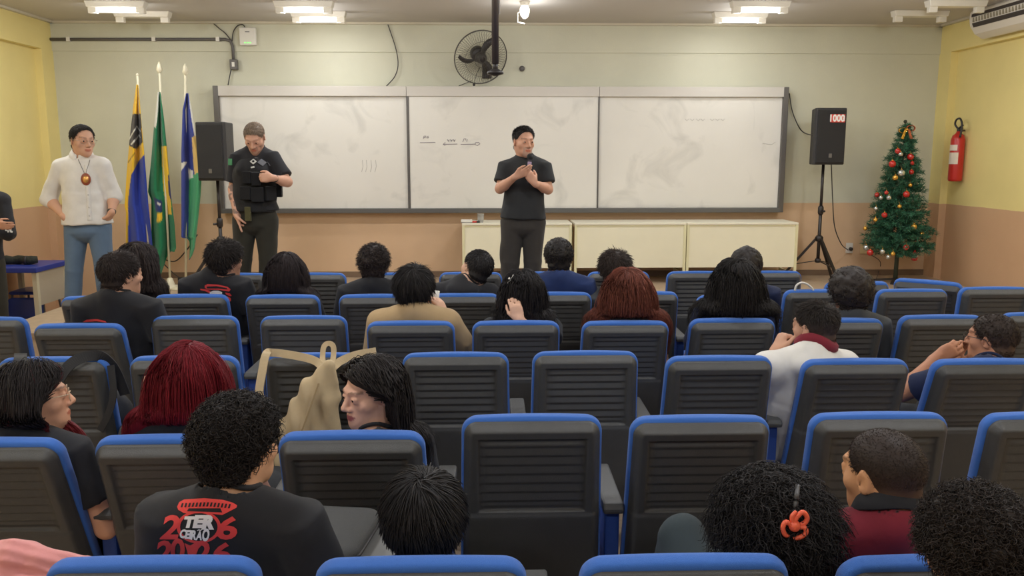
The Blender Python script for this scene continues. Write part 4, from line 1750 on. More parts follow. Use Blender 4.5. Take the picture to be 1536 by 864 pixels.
def strands_mesh(paths, widths, taper=True):
    """paths (n,m,3) -> three sided tubes"""
    n, m, _ = paths.shape
    T = np.gradient(paths, axis=1)
    T /= np.linalg.norm(T, axis=2, keepdims=True) + 1e-9
    ref = np.where(np.abs(T[..., 2:3]) < .9, np.array([0, 0, 1.0]), np.array([1.0, 0, 0]))
    N1 = np.cross(T, ref)
    N1 /= np.linalg.norm(N1, axis=2, keepdims=True) + 1e-9
    N2 = np.cross(T, N1)
    tt = np.linspace(0, 1, m)
    prof = (1 - .75 * tt ** 3) if taper else np.ones(m)
    wv = widths[:, None] * prof[None, :]
    V = []
    for k in range(3):
        a = 2 * math.pi * k / 3
        V.append(paths + (N1 * math.cos(a) + N2 * math.sin(a)) * wv[..., None])
    V = np.stack(V, 2).reshape(-1, 3)
    base = (np.arange(n)[:, None] * m + np.arange(m - 1)[None, :]) * 3
    F = []
    for k in range(3):
        k2 = (k + 1) % 3
        F.append(np.stack([base + k, base + k2, base + 3 + k2, base + 3 + k], -1).reshape(-1, 4))
    return V, np.concatenate(F).astype(np.int32)


def hair_mesh(spec, H, R, s, seed, body_prims):
    """returns V, F, C in world space"""
    r = np.random.default_rng(seed)
    style = spec['style']
    n = spec.get('n', 900)
    L0 = spec.get('len', .03)
    th = spec.get('thick', .012)
    w = spec.get('w', .0022)
    grow = spec.get('grow', 1.0)
    tip = spec.get('tip')
    col = np.array(lin(spec['col'])) * 1.35
    # scalp roots
    d = r.normal(size=(n * 5, 3))
    d /= np.linalg.norm(d, axis=1, keepdims=True)
    p = SK_C + d * SK_R
    nd = r.normal(size=(n, 3))
    nd /= np.linalg.norm(nd, axis=1, keepdims=True)
    np_ = NP_C + nd * NP_R
    ok_ = (np_[:, 1] < -.045) & (np_[:, 2] < -.03) & (np_[:, 2] > -.066)
    p, d = np.concatenate([np_[ok_], p]), np.concatenate([nd[ok_], d])
    keep = p[:, 2] > zline(p[:, 1], spec.get('fr', 0)) + spec.get('raise', 0)
    p, d = p[keep][:n], d[keep][:n]
    n = len(p)
    m = spec.get('m', 7)
    nn = (p - SK_C) / SK_R ** 2
    nn /= np.linalg.norm(nn, axis=1, keepdims=True)
    lens = L0 * r.uniform(.7, 1.15, n)
    if style != 'long':
        lens *= np.where(p[:, 2] < -.03, .45, 1.0)
    if style == 'fade':
        k = np.clip((p[:, 2] - .02) / .07, .12, 1)
        lens *= k
    if style in ('short', 'fade', 'mop'):
        crown = A(spec.get('cx', .01), -.055, .112)
        tang = p - crown
        tang -= nn * (tang * nn).sum(1, keepdims=True)
        tang /= np.linalg.norm(tang, axis=1, keepdims=True) + 1e-6
        sw = np.cross(nn, tang)
        lift = spec.get('lift', .5)
        near = np.exp(-(np.linalg.norm(p - crown, axis=1, keepdims=True) / .028) ** 2)
        d0 = tang * (1 - .5 * near) + sw * .45 + near * np.cross(nn, r.normal(size=(n, 3))) * .35 + nn * lift * (1 - .9 * near) + r.normal(size=(n, 3)) * spec.get('mess', .22)
        d0 /= np.linalg.norm(d0, axis=1, keepdims=True)
        kz = np.clip((p[:, 2] - zline(p[:, 1], spec.get('fr', 0))) / .03, .15, 1)
        lay_ = ((spec.get('shell', th * .5) * kz + r.uniform(.0, .004, n)))[:, None]
        q = p + nn * lay_
        pts = [q]
        for i in range(1, m):
            step = lens[:, None] / (m - 1)
            d1 = d0 + A(0, 0, -1) * spec.get('grav', .5) * i / m
            q = q + d1 / (np.linalg.norm(d1, axis=1, keepdims=True) + 1e-6) * step
            # stay outside the skull
            e = np.sqrt((((q - SK_C) / (SK_R + lay_)) ** 2).sum(1))
            f = np.where(e < 1, 1 / np.maximum(e, .2), 1)[:, None]
            q = SK_C + (q - SK_C) * f
            pts.append(q)
        paths = np.stack(pts, 1)
    elif style in ('curly', 'afro'):
        rad = spec.get('curl', .006)
        turns = spec.get('turns', 2.2)
        d0 = nn + r.normal(size=(n, 3)) * .55
        d0 /= np.linalg.norm(d0, axis=1, keepdims=True)
        a1 = np.cross(d0, r.normal(size=(n, 3)))
        a1 /= np.linalg.norm(a1, axis=1, keepdims=True) + 1e-6
        a2 = np.cross(d0, a1)
        ph = r.uniform(0, 6.28, n)
        tt = np.linspace(0, 1, m)
        cen = p[:, None] + d0[:, None] * (lens[:, None] * tt)[..., None] - A(0, 0, 1) * (spec.get('grav', .15) * lens[:, None] * tt ** 2)[..., None]
        an = ph[:, None] + tt[None] * turns * 6.283 * np.where(r.random(n) < .5, 1, -1)[:, None]
        rr = rad * np.minimum(1, tt * 3 + .2)
        paths = cen + a1[:, None] * (np.cos(an) * rr)[..., None] + a2[:, None] * (np.sin(an) * rr)[..., None]
    else:   # long
        part = spec.get('part', 0.0)
        sx = np.sign(p[:, 0] - part + 1e-6)
        d0 = np.stack([sx * .9, np.where(p[:, 1] > .02, -.55, -.25) + 0 * sx, -.05 + 0 * sx], 1) + nn * .15 + r.normal(size=(n, 3)) * .10
        back = p[:, 1] < -.05
        d0[back] = nn[back] * .5 + A(0, -.1, -.7) + r.normal(size=(back.sum(), 3)) * .12
        d0 /= np.linalg.norm(d0, axis=1, keepdims=True)
        layer = r.uniform(spec.get('shell', .008) + .001, spec.get('shell', .008) + th, n)
        q = p + nn * layer[:, None] * .8
        pts = [q]
        rowR = R.T
        cup = spec.get('cup', 0.0)
        wave, wf = spec.get('wave', 0.0), spec.get('wf', 40.0)
        downL = rowR @ A(0, 0, -1.0)
        axis_x = A(1, 0, 0)
        front = spec.get('front', 0)
        bp = [b for b in body_prims]
        phs = r.uniform(0, 6.28, n)
        dcur = d0
        for i in range(1, m):
            step = lens / (m - 1)
            mixg = min(1, .22 * i)
            dcur = dcur * (1 - .32) + downL * .32 * (1 + mixg)
            dcur /= np.linalg.norm(dcur, axis=1, keepdims=True)
            q = q + dcur * step[:, None]
            e = np.sqrt((((q - SK_C) / (SK_R + layer[:, None])) ** 2).sum(1))
            f = np.where(e < 1, 1 / np.maximum(e, .2), 1)[:, None]
            q = SK_C + (q - SK_C) * f
            # keep behind the face
            if not front:
                yl = spec.get('ylim', .03)
                lim = np.interp(q[:, 2], [-.3, -.02, .02, .05, .085, .11], [yl, yl, yl + .012, max(.055, yl + .035), .09, .12])
                q[:, 1] = np.minimum(q[:, 1], lim + r.uniform(-.004, .004, n))
            # outside jaw / neck and the torso
            W = H + (q * s) @ R.T
            if bp:
                for _ in range(2):
                    dd = eval_prims(bp, W.astype(np.float32)) - layer * s * .8
                    bad = dd < 0
                    if bad.any():
                        eps = .004
                        g = np.stack([eval_prims(bp, (W[bad] + A(*[eps if z == k else 0 for z in range(3)])).astype(np.float32)) for k in range(3)], 1) - (dd[bad] + layer[bad] * s * .8)[:, None]
                        g /= np.linalg.norm(g, axis=1, keepdims=True) + 1e-6
                        W[bad] -= g * dd[bad][:, None]
                if spec.get('ymin') is not None:
                    y0_, z0_, tn = spec['ymin']
                    lowz = W[:, 2] < .99
                    W[lowz, 1] = np.maximum(W[lowz, 1], y0_ - (W[lowz, 2] - z0_) * tn)
                q = ((W - H) @ R) / s
            pts.append(q)
        paths = np.stack(pts, 1)
        if wave:
            tt = np.linspace(0, 1, m)
            a1 = np.cross(np.gradient(paths, axis=1), r.normal(size=(n, 1, 3)))
            a1 /= np.linalg.norm(a1, axis=2, keepdims=True) + 1e-6
            paths = paths + a1 * (wave * np.sin(phs[:, None] + tt * L0 * wf * 6.283) * np.minimum(1, tt * 2))[..., None]
    V, F = strands_mesh(paths, w * r.uniform(.7, 1.3, n))
    g = r.uniform(.7, 1.35, n)
    C = np.repeat(col[None] * g[:, None], paths.shape[1] * 3, 0)
    if spec.get('fadecol'):
        k = np.repeat(np.clip((p[:, 2] + .06) / .10, 0, 1), paths.shape[1] * 3)[:, None]
        C = np.array(lin(spec['fadecol'])) * .8 * (1 - k) + C * k
    if tip:
        tc = np.array(lin(tip))
        tt = np.tile(np.repeat(np.linspace(0, 1, paths.shape[1]), 3), n)
        k = np.clip((tt - spec.get('tip0', .35)) / .3, 0, 1)[:, None]
        C = C * (1 - k) + tc * np.repeat(g, paths.shape[1] * 3)[:, None] * k
    # cap under the strands
    th0 = spec.get('shell', th * .5)
    hs = spec.get('hs', .006)
    bump = spec.get('bump', 0.0)
    shell = [ell(SK_C, SK_R + th0, None, .02), ell(NP_C, NP_R + th0 * .6, None, .02)]
    for e in spec.get('extra', ()):
        shell.append(ell(e[0], e[1], None, .03))

    def post(P, f):
        if bump:
            f = f + bump * pnoise(P, spec.get('bf', 130), seed, 2)
        ln = zline(P[:, 1], spec.get('fr', 0)) + spec.get('raise', 0) - P[:, 2]
        if style == 'long' or spec.get('extra'):
            ln = np.where(P[:, 1] < .0, -1, ln)
        kk = np.clip(-ln / .03, 0, 1)
        f = f + ((1 - kk) * th0 * .85).astype(np.float32)
        return np.maximum(f, np.minimum(ln, .04))
    V2, F2 = surface(shell, hs, post, 1)
    C2 = np.tile(col * .8, (len(V2), 1))
    if spec.get('fadecol'):
        k = np.clip((V2[:, 2] + .06) / .10, 0, 1)[:, None]
        C2 = np.array(lin(spec['fadecol'])) * (1 - k) + C2 * k
    Vl = np.concatenate([V2, V])
    Fl = np.concatenate([F2, F + len(V2)])
    Cl = np.concatenate([C2, C])
    return H + (Vl * s) @ R.T, Fl.astype(np.int32), Cl


# ------------------------------------------------------------------ people
M_skin = mat('skin', (200, 150, 120), .52, attr='Col', bump=.05, bscale=400, spec=.35)
M_hair = mat('hair', (20, 16, 14), .55, attr='Col', spec=.28)
M_eye = mat('eye_white', (226, 218, 208), .25)
M_iris = mat('eye_iris', (40, 26, 18), .2)
PEOPLE = {}


def fabric(name, rgb, rough=.85, bump=.25):
    return mat(name, rgb, rough, var=.05, scale=14, bump=bump, bscale=900, sheen=.08, spec=.25)


def build_person(name, label, J, skin=(196, 146, 116), hs=1.0, HR=None, hands=(), h=.007, shirt=None, trousers=None, hair=None,
                 girth=1.0, sw_r=1.0, face=None, eyes=False, nose=1.0, jaw=1.0, seed=1, neck_r=.054, fem=False, ground=0.0, skirt_hem=None):
    """J: joints as arrays: head, shl, shr, ell, elr, wrl, wrr, hpl, hpr, knl, knr, anl, anr (l = body's own left)"""
    H = A(*J['head'])
    R = np.eye(3) if HR is None else HR
    hp = head_prims(H, R, hs, jaw, nose)
    SC_, HC = (J['shl'] + J['shr']) / 2, (J['hpl'] + J['hpr']) / 2
    u = nrm(SC_ - HC)
    rt = nrm(J['shr'] - J['shl'])
    fw = nrm(np.cross(u, rt))
    rt = nrm(np.cross(fw, u))
    B = np.stack([rt, fw, u], 1)
    wS = np.linalg.norm(J['shr'] - J['shl'])
    g = girth
    LT = np.linalg.norm(SC_ - HC)
    nk0 = SC_ + u * .045 - fw * .012
    nk1 = H + R @ (A(0, -.022, -.055) * hs)
    yst = -.004 * fw

    def torso(o):
        P = [ell(SC_ - u * .13 + fw * .005, A(wS * .425 * g + o, .100 * g + o, .19 + o), B, .05),
             ell(SC_ - u * (LT * .55), A(wS * .40 * g + o, .102 * g + o, .18 + o), B, .05),
             ell(HC + u * .05, A(.148 * g + o, .108 * g + o, .13 + o), B, .06)]
        for sgn, q in ((-1, 'shl'), (1, 'shr')):
            P.append(cap(J[q] - rt * sgn * .01, SC_ + rt * sgn * .05 + u * .012, .050 * g + o, .062 * g + o, .04))
            P.append(cap(J[q] - rt * sgn * .055 + u * .018, nk0 + u * .045, .040 + o, .040 + o * .9, .04))
        if fem:
            for sgn in (-1, 1):
                P.append(ell(SC_ - u * .17 + fw * .085 + rt * sgn * .07, A(.062 + o, .055 + o, .06 + o), B, .04))
        return P
    ar = .044 * math.sqrt(g)
    body = [] + hp
    body += torso(-.008)
    body.append(cap(nk0 - u * .03, nk1, neck_r * 1.06, neck_r * hs, .03))
    for q in 'lr':
        if J.get('el' + q) is None:
            continue
        body.append(cap(J['sh' + q], J['el' + q], ar * 1.08, ar * .88, .03))
        f1 = J['el' + q] + (J['wr' + q] - J['el' + q]) * .28
        body.append(cap(J['el' + q], f1, ar * .88, ar * .92, .02))
        body.append(cap(f1, J['wr' + q], ar * .92, .0255, .02))
    for q in 'lr':
        if J.get('kn' + q) is None:
            continue
        body.append(cap(J['hp' + q], J['kn' + q], .082 * g, .052, .04))
        body.append(cap(J['kn' + q], J['an' + q], .053, .036, .03))
        fdir = nrm(A(fw[0], fw[1], 0)) if 'fdir' not in J else J['fdir']
        body.append(cap(J['an' + q] + A(0, 0, -.04), J['an' + q] + fdir * .15 + A(0, 0, -.055), .036, .028, .03))
    for hd in hands:
        body += hand_prims(*hd[0], **hd[1])
    V, F = surface(body, h, None, 1)
    fc = face or {}
    C = head_colour(V, H, R, hs, skin, fc.get('brow', (40, 30, 26)), fc.get('lips'), fc.get('beard'))
    if fc.get('tattoo'):
        a, b_ = fc['tattoo']
        ab = b_ - a
        t = ((V - a) @ ab) / (ab @ ab)
        rad = np.linalg.norm(V - a - t[:, None] * ab, axis=1)
        m = (t > -.1) & (t < 1) & (rad < .07) & (pnoise(V.astype(np.float32), 75, 9, 2) > .12)
        C[m] = C[m] * .35 + np.array(lin((60, 70, 74))) * .65
    base = A(HC[0], HC[1], ground)
    o = mk('person', V - base, [F], M_skin, None, True, base, col=C)
    tag(o, label, 'person')
    if eyes:
        for x in (-1, 1):
            c = H + R @ (A(x * .031, .0812, .0065) * hs)
            m = MB().sphere((0, 0, 0), .0112 * hs, 14, 10)
            lk = Vector(R @ A(0, 1, 0))
            Q = Vector((0, 0, 1)).rotation_difference(lk).to_matrix()
            m.lathe([(.0001, .0118 * hs), (.0058 * hs, .0104 * hs), (.0062 * hs, .0088 * hs)][::-1], n=12, R=Q, mi=1)
            m.build('eye', [M_eye, M_iris], o, True, loc=Vector(c - base))
    # shirt
    if shirt:
        of = shirt.get('fit', .012)
        P = torso(of)
        slv = shirt.get('sleeve', .45)      # 0-1 on the upper arm, 1-2 on the forearm
        for q in 'lr':
            if J.get('el' + q) is None:
                continue
            a, e, w_ = J['sh' + q], J['el' + q], J['wr' + q]
            if slv <= 1:
                P.append(cyl(a + (a - e) * .12, a + (e - a) * slv, ar + of + .010, ar + of + .014, .03))
            else:
                P.append(cap(a, e, ar + of + .008, ar + of + .006, .03))
                P.append(cyl(e + (e - w_) * .02, e + (w_ - e) * (slv - 1), ar + of + .007, .034 + of, .03))
        if shirt.get('hem') is not None:
            hm = shirt['hem']
            P.append(ecyl(HC - u * hm, SC_ - u * LT * .45, fw, (.172 * g + of, .126 * g + of), (wS * .40 * g + of, .104 * g + of), .03))
        P.append(cap(nk0 - u * .01, nk0 + u * shirt.get('collar', .02) + (nk1 - nk0) * .05, neck_r + .016, neck_r + .014, .03))
        if shirt.get('hood'):
            P.append(ell(nk0 - fw * .055 + u * .025, A(.105, .06, .055), B, .03))
        # neck opening
        co = nk0 + u * (shirt.get('collar', .02) + .004)
        P.append(cyl(co, nk1 + (nk1 - nk0) * 1.0, neck_r + .007, neck_r + .03, .006, -1))
        if shirt.get('vneck'):
            P.append(ell(nk0 + fw * .075 - u * .01, A(.03, .05, .06), B, .01, -1))
        if shirt.get('hem') is not None:
            hc = HC - u * shirt['hem']
            P.append(cyl(hc, hc - u * .4, .5, .5, .006, -1))
        na_c = nrm(nk1 - nk0)
        sx_c = nrm(np.cross(fw, na_c))
        fy_c = np.cross(na_c, sx_c)
        ang_c = np.linspace(0, 2 * math.pi, 41)[:-1]
        hs_c = np.linspace(.13, -.05, 46)
        r_c0 = neck_r + .015
        G_ = nk0 + na_c * hs_c[None, :, None] + ((sx_c[None] * np.cos(ang_c)[:, None] + fy_c[None] * np.sin(ang_c)[:, None]) * r_c0)[:, None]
        dv_ = eval_prims([q for q in P if q[3] > 0], G_.astype(np.float32))
        hit_ = np.argmax(dv_ < 0, 1)
        hcol = np.where((dv_ < 0).any(1), hs_c[hit_], .0)
        for _ in range(4):
            hcol = (np.roll(hcol, 1) + hcol * 2 + np.roll(hcol, -1)) / 4
        sd = seed

        def wr(Pp, f):
            k_ = np.clip((np.linalg.norm(Pp - nk0, axis=1) - .10) / .06, 0, 1)
            return f + k_ * shirt.get('wrinkle', .0035) * pnoise(Pp * A(1, 1, .8).astype(np.float32), 34, sd, 2)
        V2, F2 = surface(P, shirt.get('h', max(h, .009)), wr, 1)
        mats = [shirt['mat']]
        mi = None
        if shirt.get('regions'):
            mats, mi = shirt['regions'](V2, F2, J, B, SC_, HC, nk0)
        so = mk(shirt.get('name', 't_shirt'), V2 - base, [F2], mats, o, True, mi=mi)
        na = nrm(nk1 - nk0)
        sx_ = nrm(np.cross(fw, na))
        fy_ = np.cross(na, sx_)
        cr_ = shirt.get('collar_r', .007)
        rr_ = neck_r + .008
        lift_ = shirt.get('collar_up', .0)
        if shirt.get('fold'):
            loops = [(.060, -.012), (.0625, .020), (.066, .030), (.072, .030), (.086, .006), (.094, -.014), (.092, -.018), (.078, .0)]
            Vc, Fc = [], []
            na_ = 40
            for r_c, h_c in loops:
                for k in range(na_ + 1):
                    a = math.pi / 2 + .10 + (2 * math.pi - .20) * k / na_
                    fr_ = max(0, math.sin(a)) ** 3
                    hb_ = float(np.interp(a % (2 * math.pi), np.append(ang_c, 2 * math.pi), np.append(hcol, hcol[0])))
                    hh_ = hb_ + h_c - (.030 * fr_ if h_c < .02 else .010 * fr_)
                    Vc.append(nk0 + na * hh_ + (sx_ * math.cos(a) + fy_ * math.sin(a)) * (r_c * (neck_r + .008) / .062) - base)
            nl = len(loops)
            for i in range(nl):
                for k in range(na_):
                    j = (i + 1) % nl
                    Fc.append([i * (na_ + 1) + k, i * (na_ + 1) + k + 1, j * (na_ + 1) + k + 1, j * (na_ + 1) + k])
            Fc.append([i * (na_ + 1) for i in range(nl)])
            Fc.append([i * (na_ + 1) + na_ for i in range(nl)][::-1])
            MB().add(Vc, Fc).build('collar', shirt.get('collar_mat', shirt['mat']), so, True)
        else:
            ringp = [Vector(nk0 + na * (hcol[i] + lift_ * .3) + (sx_ * math.cos(a) + fy_ * math.sin(a)) * (rr_ + .004) - base) for i, a in enumerate(ang_c)]
            MB().tube(ringp, cr_, 8, closed=True).build('collar', shirt.get('collar_mat', shirt['mat']), so, True)
        o_shirt = so
    else:
        o_shirt = None
    if trousers and J.get('knl') is not None:
        of = trousers.get('fit', .014)
        P = [ecyl(HC - u * .04, HC + u * .19, fw, (.142 * g + of * .5, .104 * g + of * .5), (.142 * g + of * .4, .102 * g + of * .4), .03),
             ell(HC - u * .045, A(.125 * g + of, .104 * g + of * .6, .085), B, .03)]
        for q in 'lr':
            P.append(cap(J['hp' + q], J['kn' + q], .076 * g + of, .056 + of, .012))
            en = J['an' + q] + (J['kn' + q] - J['an' + q]) * trousers.get('cut', .06)
            P.append(cyl(J['kn' + q], en, .056 + of, .046 + of, .012))
        for x in trousers.get('extra', ()):
            P.append(x)
        top = HC + u * trousers.get('rise', .13)
        P.append(cyl(top, top + u * .3, .5, .5, .01, -1))

        def wr2(Pp, f):
            return f + .004 * pnoise(Pp * A(1, 1, .7).astype(np.float32), 30, seed + 40, 2)
        V3, F3 = surface(P, max(h, .010), wr2, 1)
        mk(trousers.get('name', 'trousers'), V3 - base, [F3], trousers['mat'], o, True)
        for q in 'lr':
            fdir = nrm(A(fw[0], fw[1], 0)) if 'fdir' not in J else J['fdir']
            a = J['an' + q]
            Sx = [cap(a + A(0, 0, -.045) - fdir * .04, a + fdir * .16 + A(0, 0, -.06), .045, .036, .03), cap(a + A(0, 0, -.045), a + A(0, 0, .0), .046, .048, .03)]
            zf = ground + .0
            Sx.append(cyl(A(a[0], a[1], zf + .003), A(a[0], a[1], zf - .2), .5, .5, .004, -1))
            V4, F4 = surface(Sx, .010, None, 1)
            mk('shoe', V4 - base, [F4], trousers.get('shoe', M_fan), o, True)
    if hair:
        bp = []
        if hair['style'] == 'long':
            bp = torso(.02) + [cap(nk0, nk1, neck_r + .004, neck_r + .004, .02)] + hp[:4]
        Vh, Fh, Ch = hair_mesh(hair, H, R, hs, seed, bp)
        mk('hair', Vh - base, [Fh], M_hair, o, True, col=Ch)
    PEOPLE[name] = o
    return o, dict(H=H, R=R, B=B, SC=SC_, HC=HC, base=base, u=u, fw=fw, rt=rt, nk0=nk0, shirt=o_shirt, hs=hs, J=J)


def limb(a, b, c_, toward):
    return c_


def seated(px, ptop, Y, bodyyaw=0, hy=0, hp_=0, hr=0, hs=1.0, topx=.012, lean=0.0, side=0.0, arms=None, sw=.175, drop=.0, torso_dx=0.0, seat=.565, chairx=None, fwd=.02, knees=None, **kw):
    """someone sitting with the top of the hair at pixel (px, ptop), the head at depth Y, facing the board"""
    HR = rot(bodyyaw + hy, hp_, hr)
    top = at_y(px, ptop, Y)
    H = A(top.x, top.y, top.z) - HR @ A(0, -.012, .115 * hs + topx) + A(0, 0, 0)
    H[1] = Y
    Bd = rot(bodyyaw)
    SCn = H + Bd @ A(torso_dx, -fwd, -.178 - drop)
    pel = A(SCn[0] if chairx is None else chairx, SCn[1], 0) + Bd @ A(side, .155 + lean, 0)
    pel[2] = seat
    r_, f_ = Bd @ A(1, 0, 0), Bd @ A(0, 1, 0)
    tilt = kw.pop('tilt', 0.0)
    rr = nrm(r_ + A(0, 0, tilt))
    J = dict(head=H, shl=SCn - rr * sw, shr=SCn + rr * sw, hpl=pel - r_ * .09, hpr=pel + r_ * .09)
    for q, sg in (('l', -1), ('r', 1)):
        J['kn' + q] = pel + f_ * .42 + r_ * sg * .13 + A(0, 0, -.06)
        J['an' + q] = pel + f_ * .40 + r_ * sg * .13
        J['an' + q][2] = .09
        J['el' + q] = J['sh' + q] + r_ * sg * .06 - A(0, 0, .27) + f_ * .06
        J['wr' + q] = J['el' + q] + f_ * .20 - r_ * sg * .10 - A(0, 0, .04)
    hands = []
    done = set()
    for arm in (arms or ()):
        q = arm['side']
        done.add(q)
        if 'el' in arm:
            J['el' + q] = A(*at_y(*arm['el']))
        J['wr' + q] = A(*at_y(*arm['wr']))
        sg = -1 if q == 'l' else 1
        if arm.get('hand'):
            hd = dict(arm['hand'])
            hands.append(((J['wr' + q], A(*hd.pop('d')), A(*hd.pop('n')), hd.pop('side')), hd))
    for q, sg in (('l', -1), ('r', 1)):
        if q not in done:
            hands.append(((J['wr' + q], f_ - r_ * sg * .2, A(0, 0, -1), sg), dict(curl=.35)))
    if knees:
        for q, kp in knees.items():
            J['kn' + q] = A(*at_y(*kp))
    if kw.get('hair') and kw['hair']['style'] == 'long':
        pv_ = min((r[1] for r in ROW_Y), key=lambda v: abs(v + .03 - Y))
        kw['hair']['ymin'] = (pv_ + .10, PIV, math.tan(math.radians(15)))
    return build_person(kw.pop('name'), kw.pop('label'), J, HR=HR, hs=hs, hands=hands, **kw)
# ------------------------------------------------------------------ the people
def ay(px, py, Y):
    return A(*at_y(px, py, Y))


F_black = fabric('black_cotton', (41, 41, 44))
F_tee = fabric('charcoal_tee', (50, 51, 52))
F_white = fabric('white_shirt_cotton', (226, 222, 214))
F_jeans = fabric('blue_denim', (96, 116, 138))
F_cargo = fabric('dark_cargo_cloth', (62, 58, 54))
F_green = fabric('dark_olive_cloth', (52, 50, 42))
F_navy = fabric('navy_cotton', (44, 60, 104))
F_navyd = fabric('dark_navy_cotton', (34, 42, 70))
F_tan = fabric('tan_fleece', (186, 158, 118))
F_grey = fabric('grey_cotton', (66, 68, 70))
F_maroon = fabric('maroon_cotton', (128, 40, 52))
F_maroond = fabric('maroon_dark', (104, 30, 40))
F_dgrey = fabric('dark_grey_pants', (48, 50, 54))
M_shoe = mat('black_shoe', (32, 30, 30), .4)
PANTS = dict(mat=F_dgrey, shoe=M_shoe)
BLKH, BRNH = (30, 25, 23), (46, 36, 31)
TANSK, LSK, DSK, MSK = (208, 160, 132), (226, 180, 152), (158, 114, 92), (190, 142, 116)

# man in white shirt
Y0 = 7.0
J = dict(head=ay(124, 211.5, Y0 - .03), shr=ay(91, 252, Y0), shl=ay(154, 249, Y0), elr=ay(73, 298, Y0 + .04), ell=ay(171, 294, Y0 + .04),
         wrr=ay(98, 327, Y0 - .09), wrl=ay(167, 320, Y0 - .07), hpr=ay(115, 340, Y0), hpl=ay(149, 340, Y0),
         knr=ay(111, 404, Y0 - .03), knl=ay(155, 402, Y0 - .02), anr=ay(108, 470, Y0), anl=ay(160, 470, Y0))
for q in ('anr', 'anl'):
    J[q][2] = ZS + .10
_, PW = build_person('man_white', 'man in a white shirt and jeans with a badge, hands in pockets, by the flags', J, TANSK, 1.07, rot(228, -6), [
    ((J['wrr'], A(.62, .45, -.65), A(.5, .85, 0), 1), dict(curl=.2)), ((J['wrl'], A(-.55, .55, -.65), A(-.9, .4, .3), -1), dict(curl=.2))],
    h=.007, shirt=dict(mat=F_white, name='dress_shirt', sleeve=1.26, hem=-.02, collar=-.012, wrinkle=.006, fold=True, collar_up=.012, fit=.013), trousers=dict(mat=F_jeans, name='jeans', shoe=M_shoe),
    hair=dict(style='short', col=(34, 30, 28), n=2400, len=.013, w=.0018, thick=.007, shell=.005, lift=.3, mess=.15, m=5, fr=.022, fadecol=(70, 58, 52), **{'raise': .006}),
    girth=1.10, eyes=True, face=dict(brow=(44, 32, 28)), ground=ZS, seed=11)

# officer looking down
Y0 = 7.15
J = dict(head=ay(382, 207, Y0 - .08), shr=ay(357, 238, Y0), shl=ay(409, 238, Y0), elr=ay(350, 284, Y0), ell=ay(431, 273, Y0 - .06),
         wrr=ay(355, 322, Y0 - .10), wrl=ay(409, 267, Y0 - .235), hpr=ay(367, 330, Y0), hpl=ay(399, 330, Y0),
         knr=ay(364, 388, Y0 - .03), knl=ay(402, 386, Y0 - .02), anr=ay(361, 460, Y0), anl=ay(401, 460, Y0))
for q in ('anr', 'anl'):
    J[q][2] = ZS + .10
_, PO = build_person('officer', 'uniformed officer in a black tactical vest looking down before the whiteboard', J, (216, 166, 140), 1.03, rot(180, -32), [
    ((J['wrr'], A(.30, -.15, -1), A(1, .2, .2), 1), dict(curls=(.02, .75, .8, .8), thumb_in=.5)),
    ((J['wrl'], A(-1, .0, .02), A(0, 1, -.1), -1), dict(curl=.55))],
    h=.0065, shirt=dict(mat=F_black, name='uniform_shirt', sleeve=.78, hem=-.09, wrinkle=.004), trousers=dict(mat=F_green, shoe=M_shoe, fit=.020, rise=.19),
    hair=dict(style='fade', col=(124, 108, 92), n=1600, len=.013, w=.0026, thick=.006, shell=.003, lift=.4, mess=.15, m=4, fadecol=(168, 132, 108)),
    girth=1.08, eyes=True, face=dict(brow=(170, 124, 100), beard=((120, 96, 78), .55, 'full'), tattoo=(J['shr'] * .3 + J['elr'] * .7, J['wrr'])), ground=ZS, seed=12)
pv, R_, B_ = PO, PO['R'], PO['B']
u, fw, rt = PO['u'], PO['fw'], PO['rt']
S_, C_ = PO['SC'], PO['HC']
P = [ell(S_ - u * .15 + fw * .01, A(.190, .150, .19), B_, .05), ell(S_ - u * .30 + fw * .01, A(.185, .150, .15), B_, .05),
     cyl(S_ - u * .36, S_ - u * .44, .165, .168, .03)]
P += [cap(S_ + rt * .085 + u * .045 - fw * .06, S_ + rt * .085 - u * .1 + fw * .11, .04, .04, .02), cap(S_ - rt * .085 + u * .045 - fw * .06, S_ - rt * .085 - u * .1 + fw * .11, .04, .04, .02)]
P.append(cyl(S_ - u * .02, S_ + u * .3, .075, .085, .01, -1))
for s in (-1, 1):
    P.append(ell(S_ + rt * s * .245 - u * .03, A(.075, .14, .12), B_, .02, -1))
V_, F_ = surface(P, .009, lambda Pp, f: f + .003 * pnoise(Pp, 40, 77, 2), 1)
vest = mk('tactical_vest', V_ - PO['base'], [F_], fabric('vest_nylon', (30, 30, 32), .7), PERSON_O if False else PO['shirt'].parent, True)
CAMO = Vector((0, 0, CAM_Z))


def bvh_of(o):
    bpy.context.view_layer.update()
    mw = o.matrix_world
    return BVHTree.FromPolygons([mw @ v.co for v in o.data.vertices], [list(p.vertices) for p in o.data.polygons])


def world_of(o):
    p = Vector(o.location)
    while o.parent is not None:
        o = o.parent
        p = p + Vector(o.location)
    return p


def bvh_plain(o):
    off = world_of(o)
    return BVHTree.FromPolygons([v.co + off for v in o.data.vertices], [list(p.vertices) for p in o.data.polygons])


def hit(bv, px, py):
    d = ray(px, py).normalized()
    r = bv.ray_cast(CAMO, d)
    return r[0], r[1], d


bvv = bvh_plain(vest)


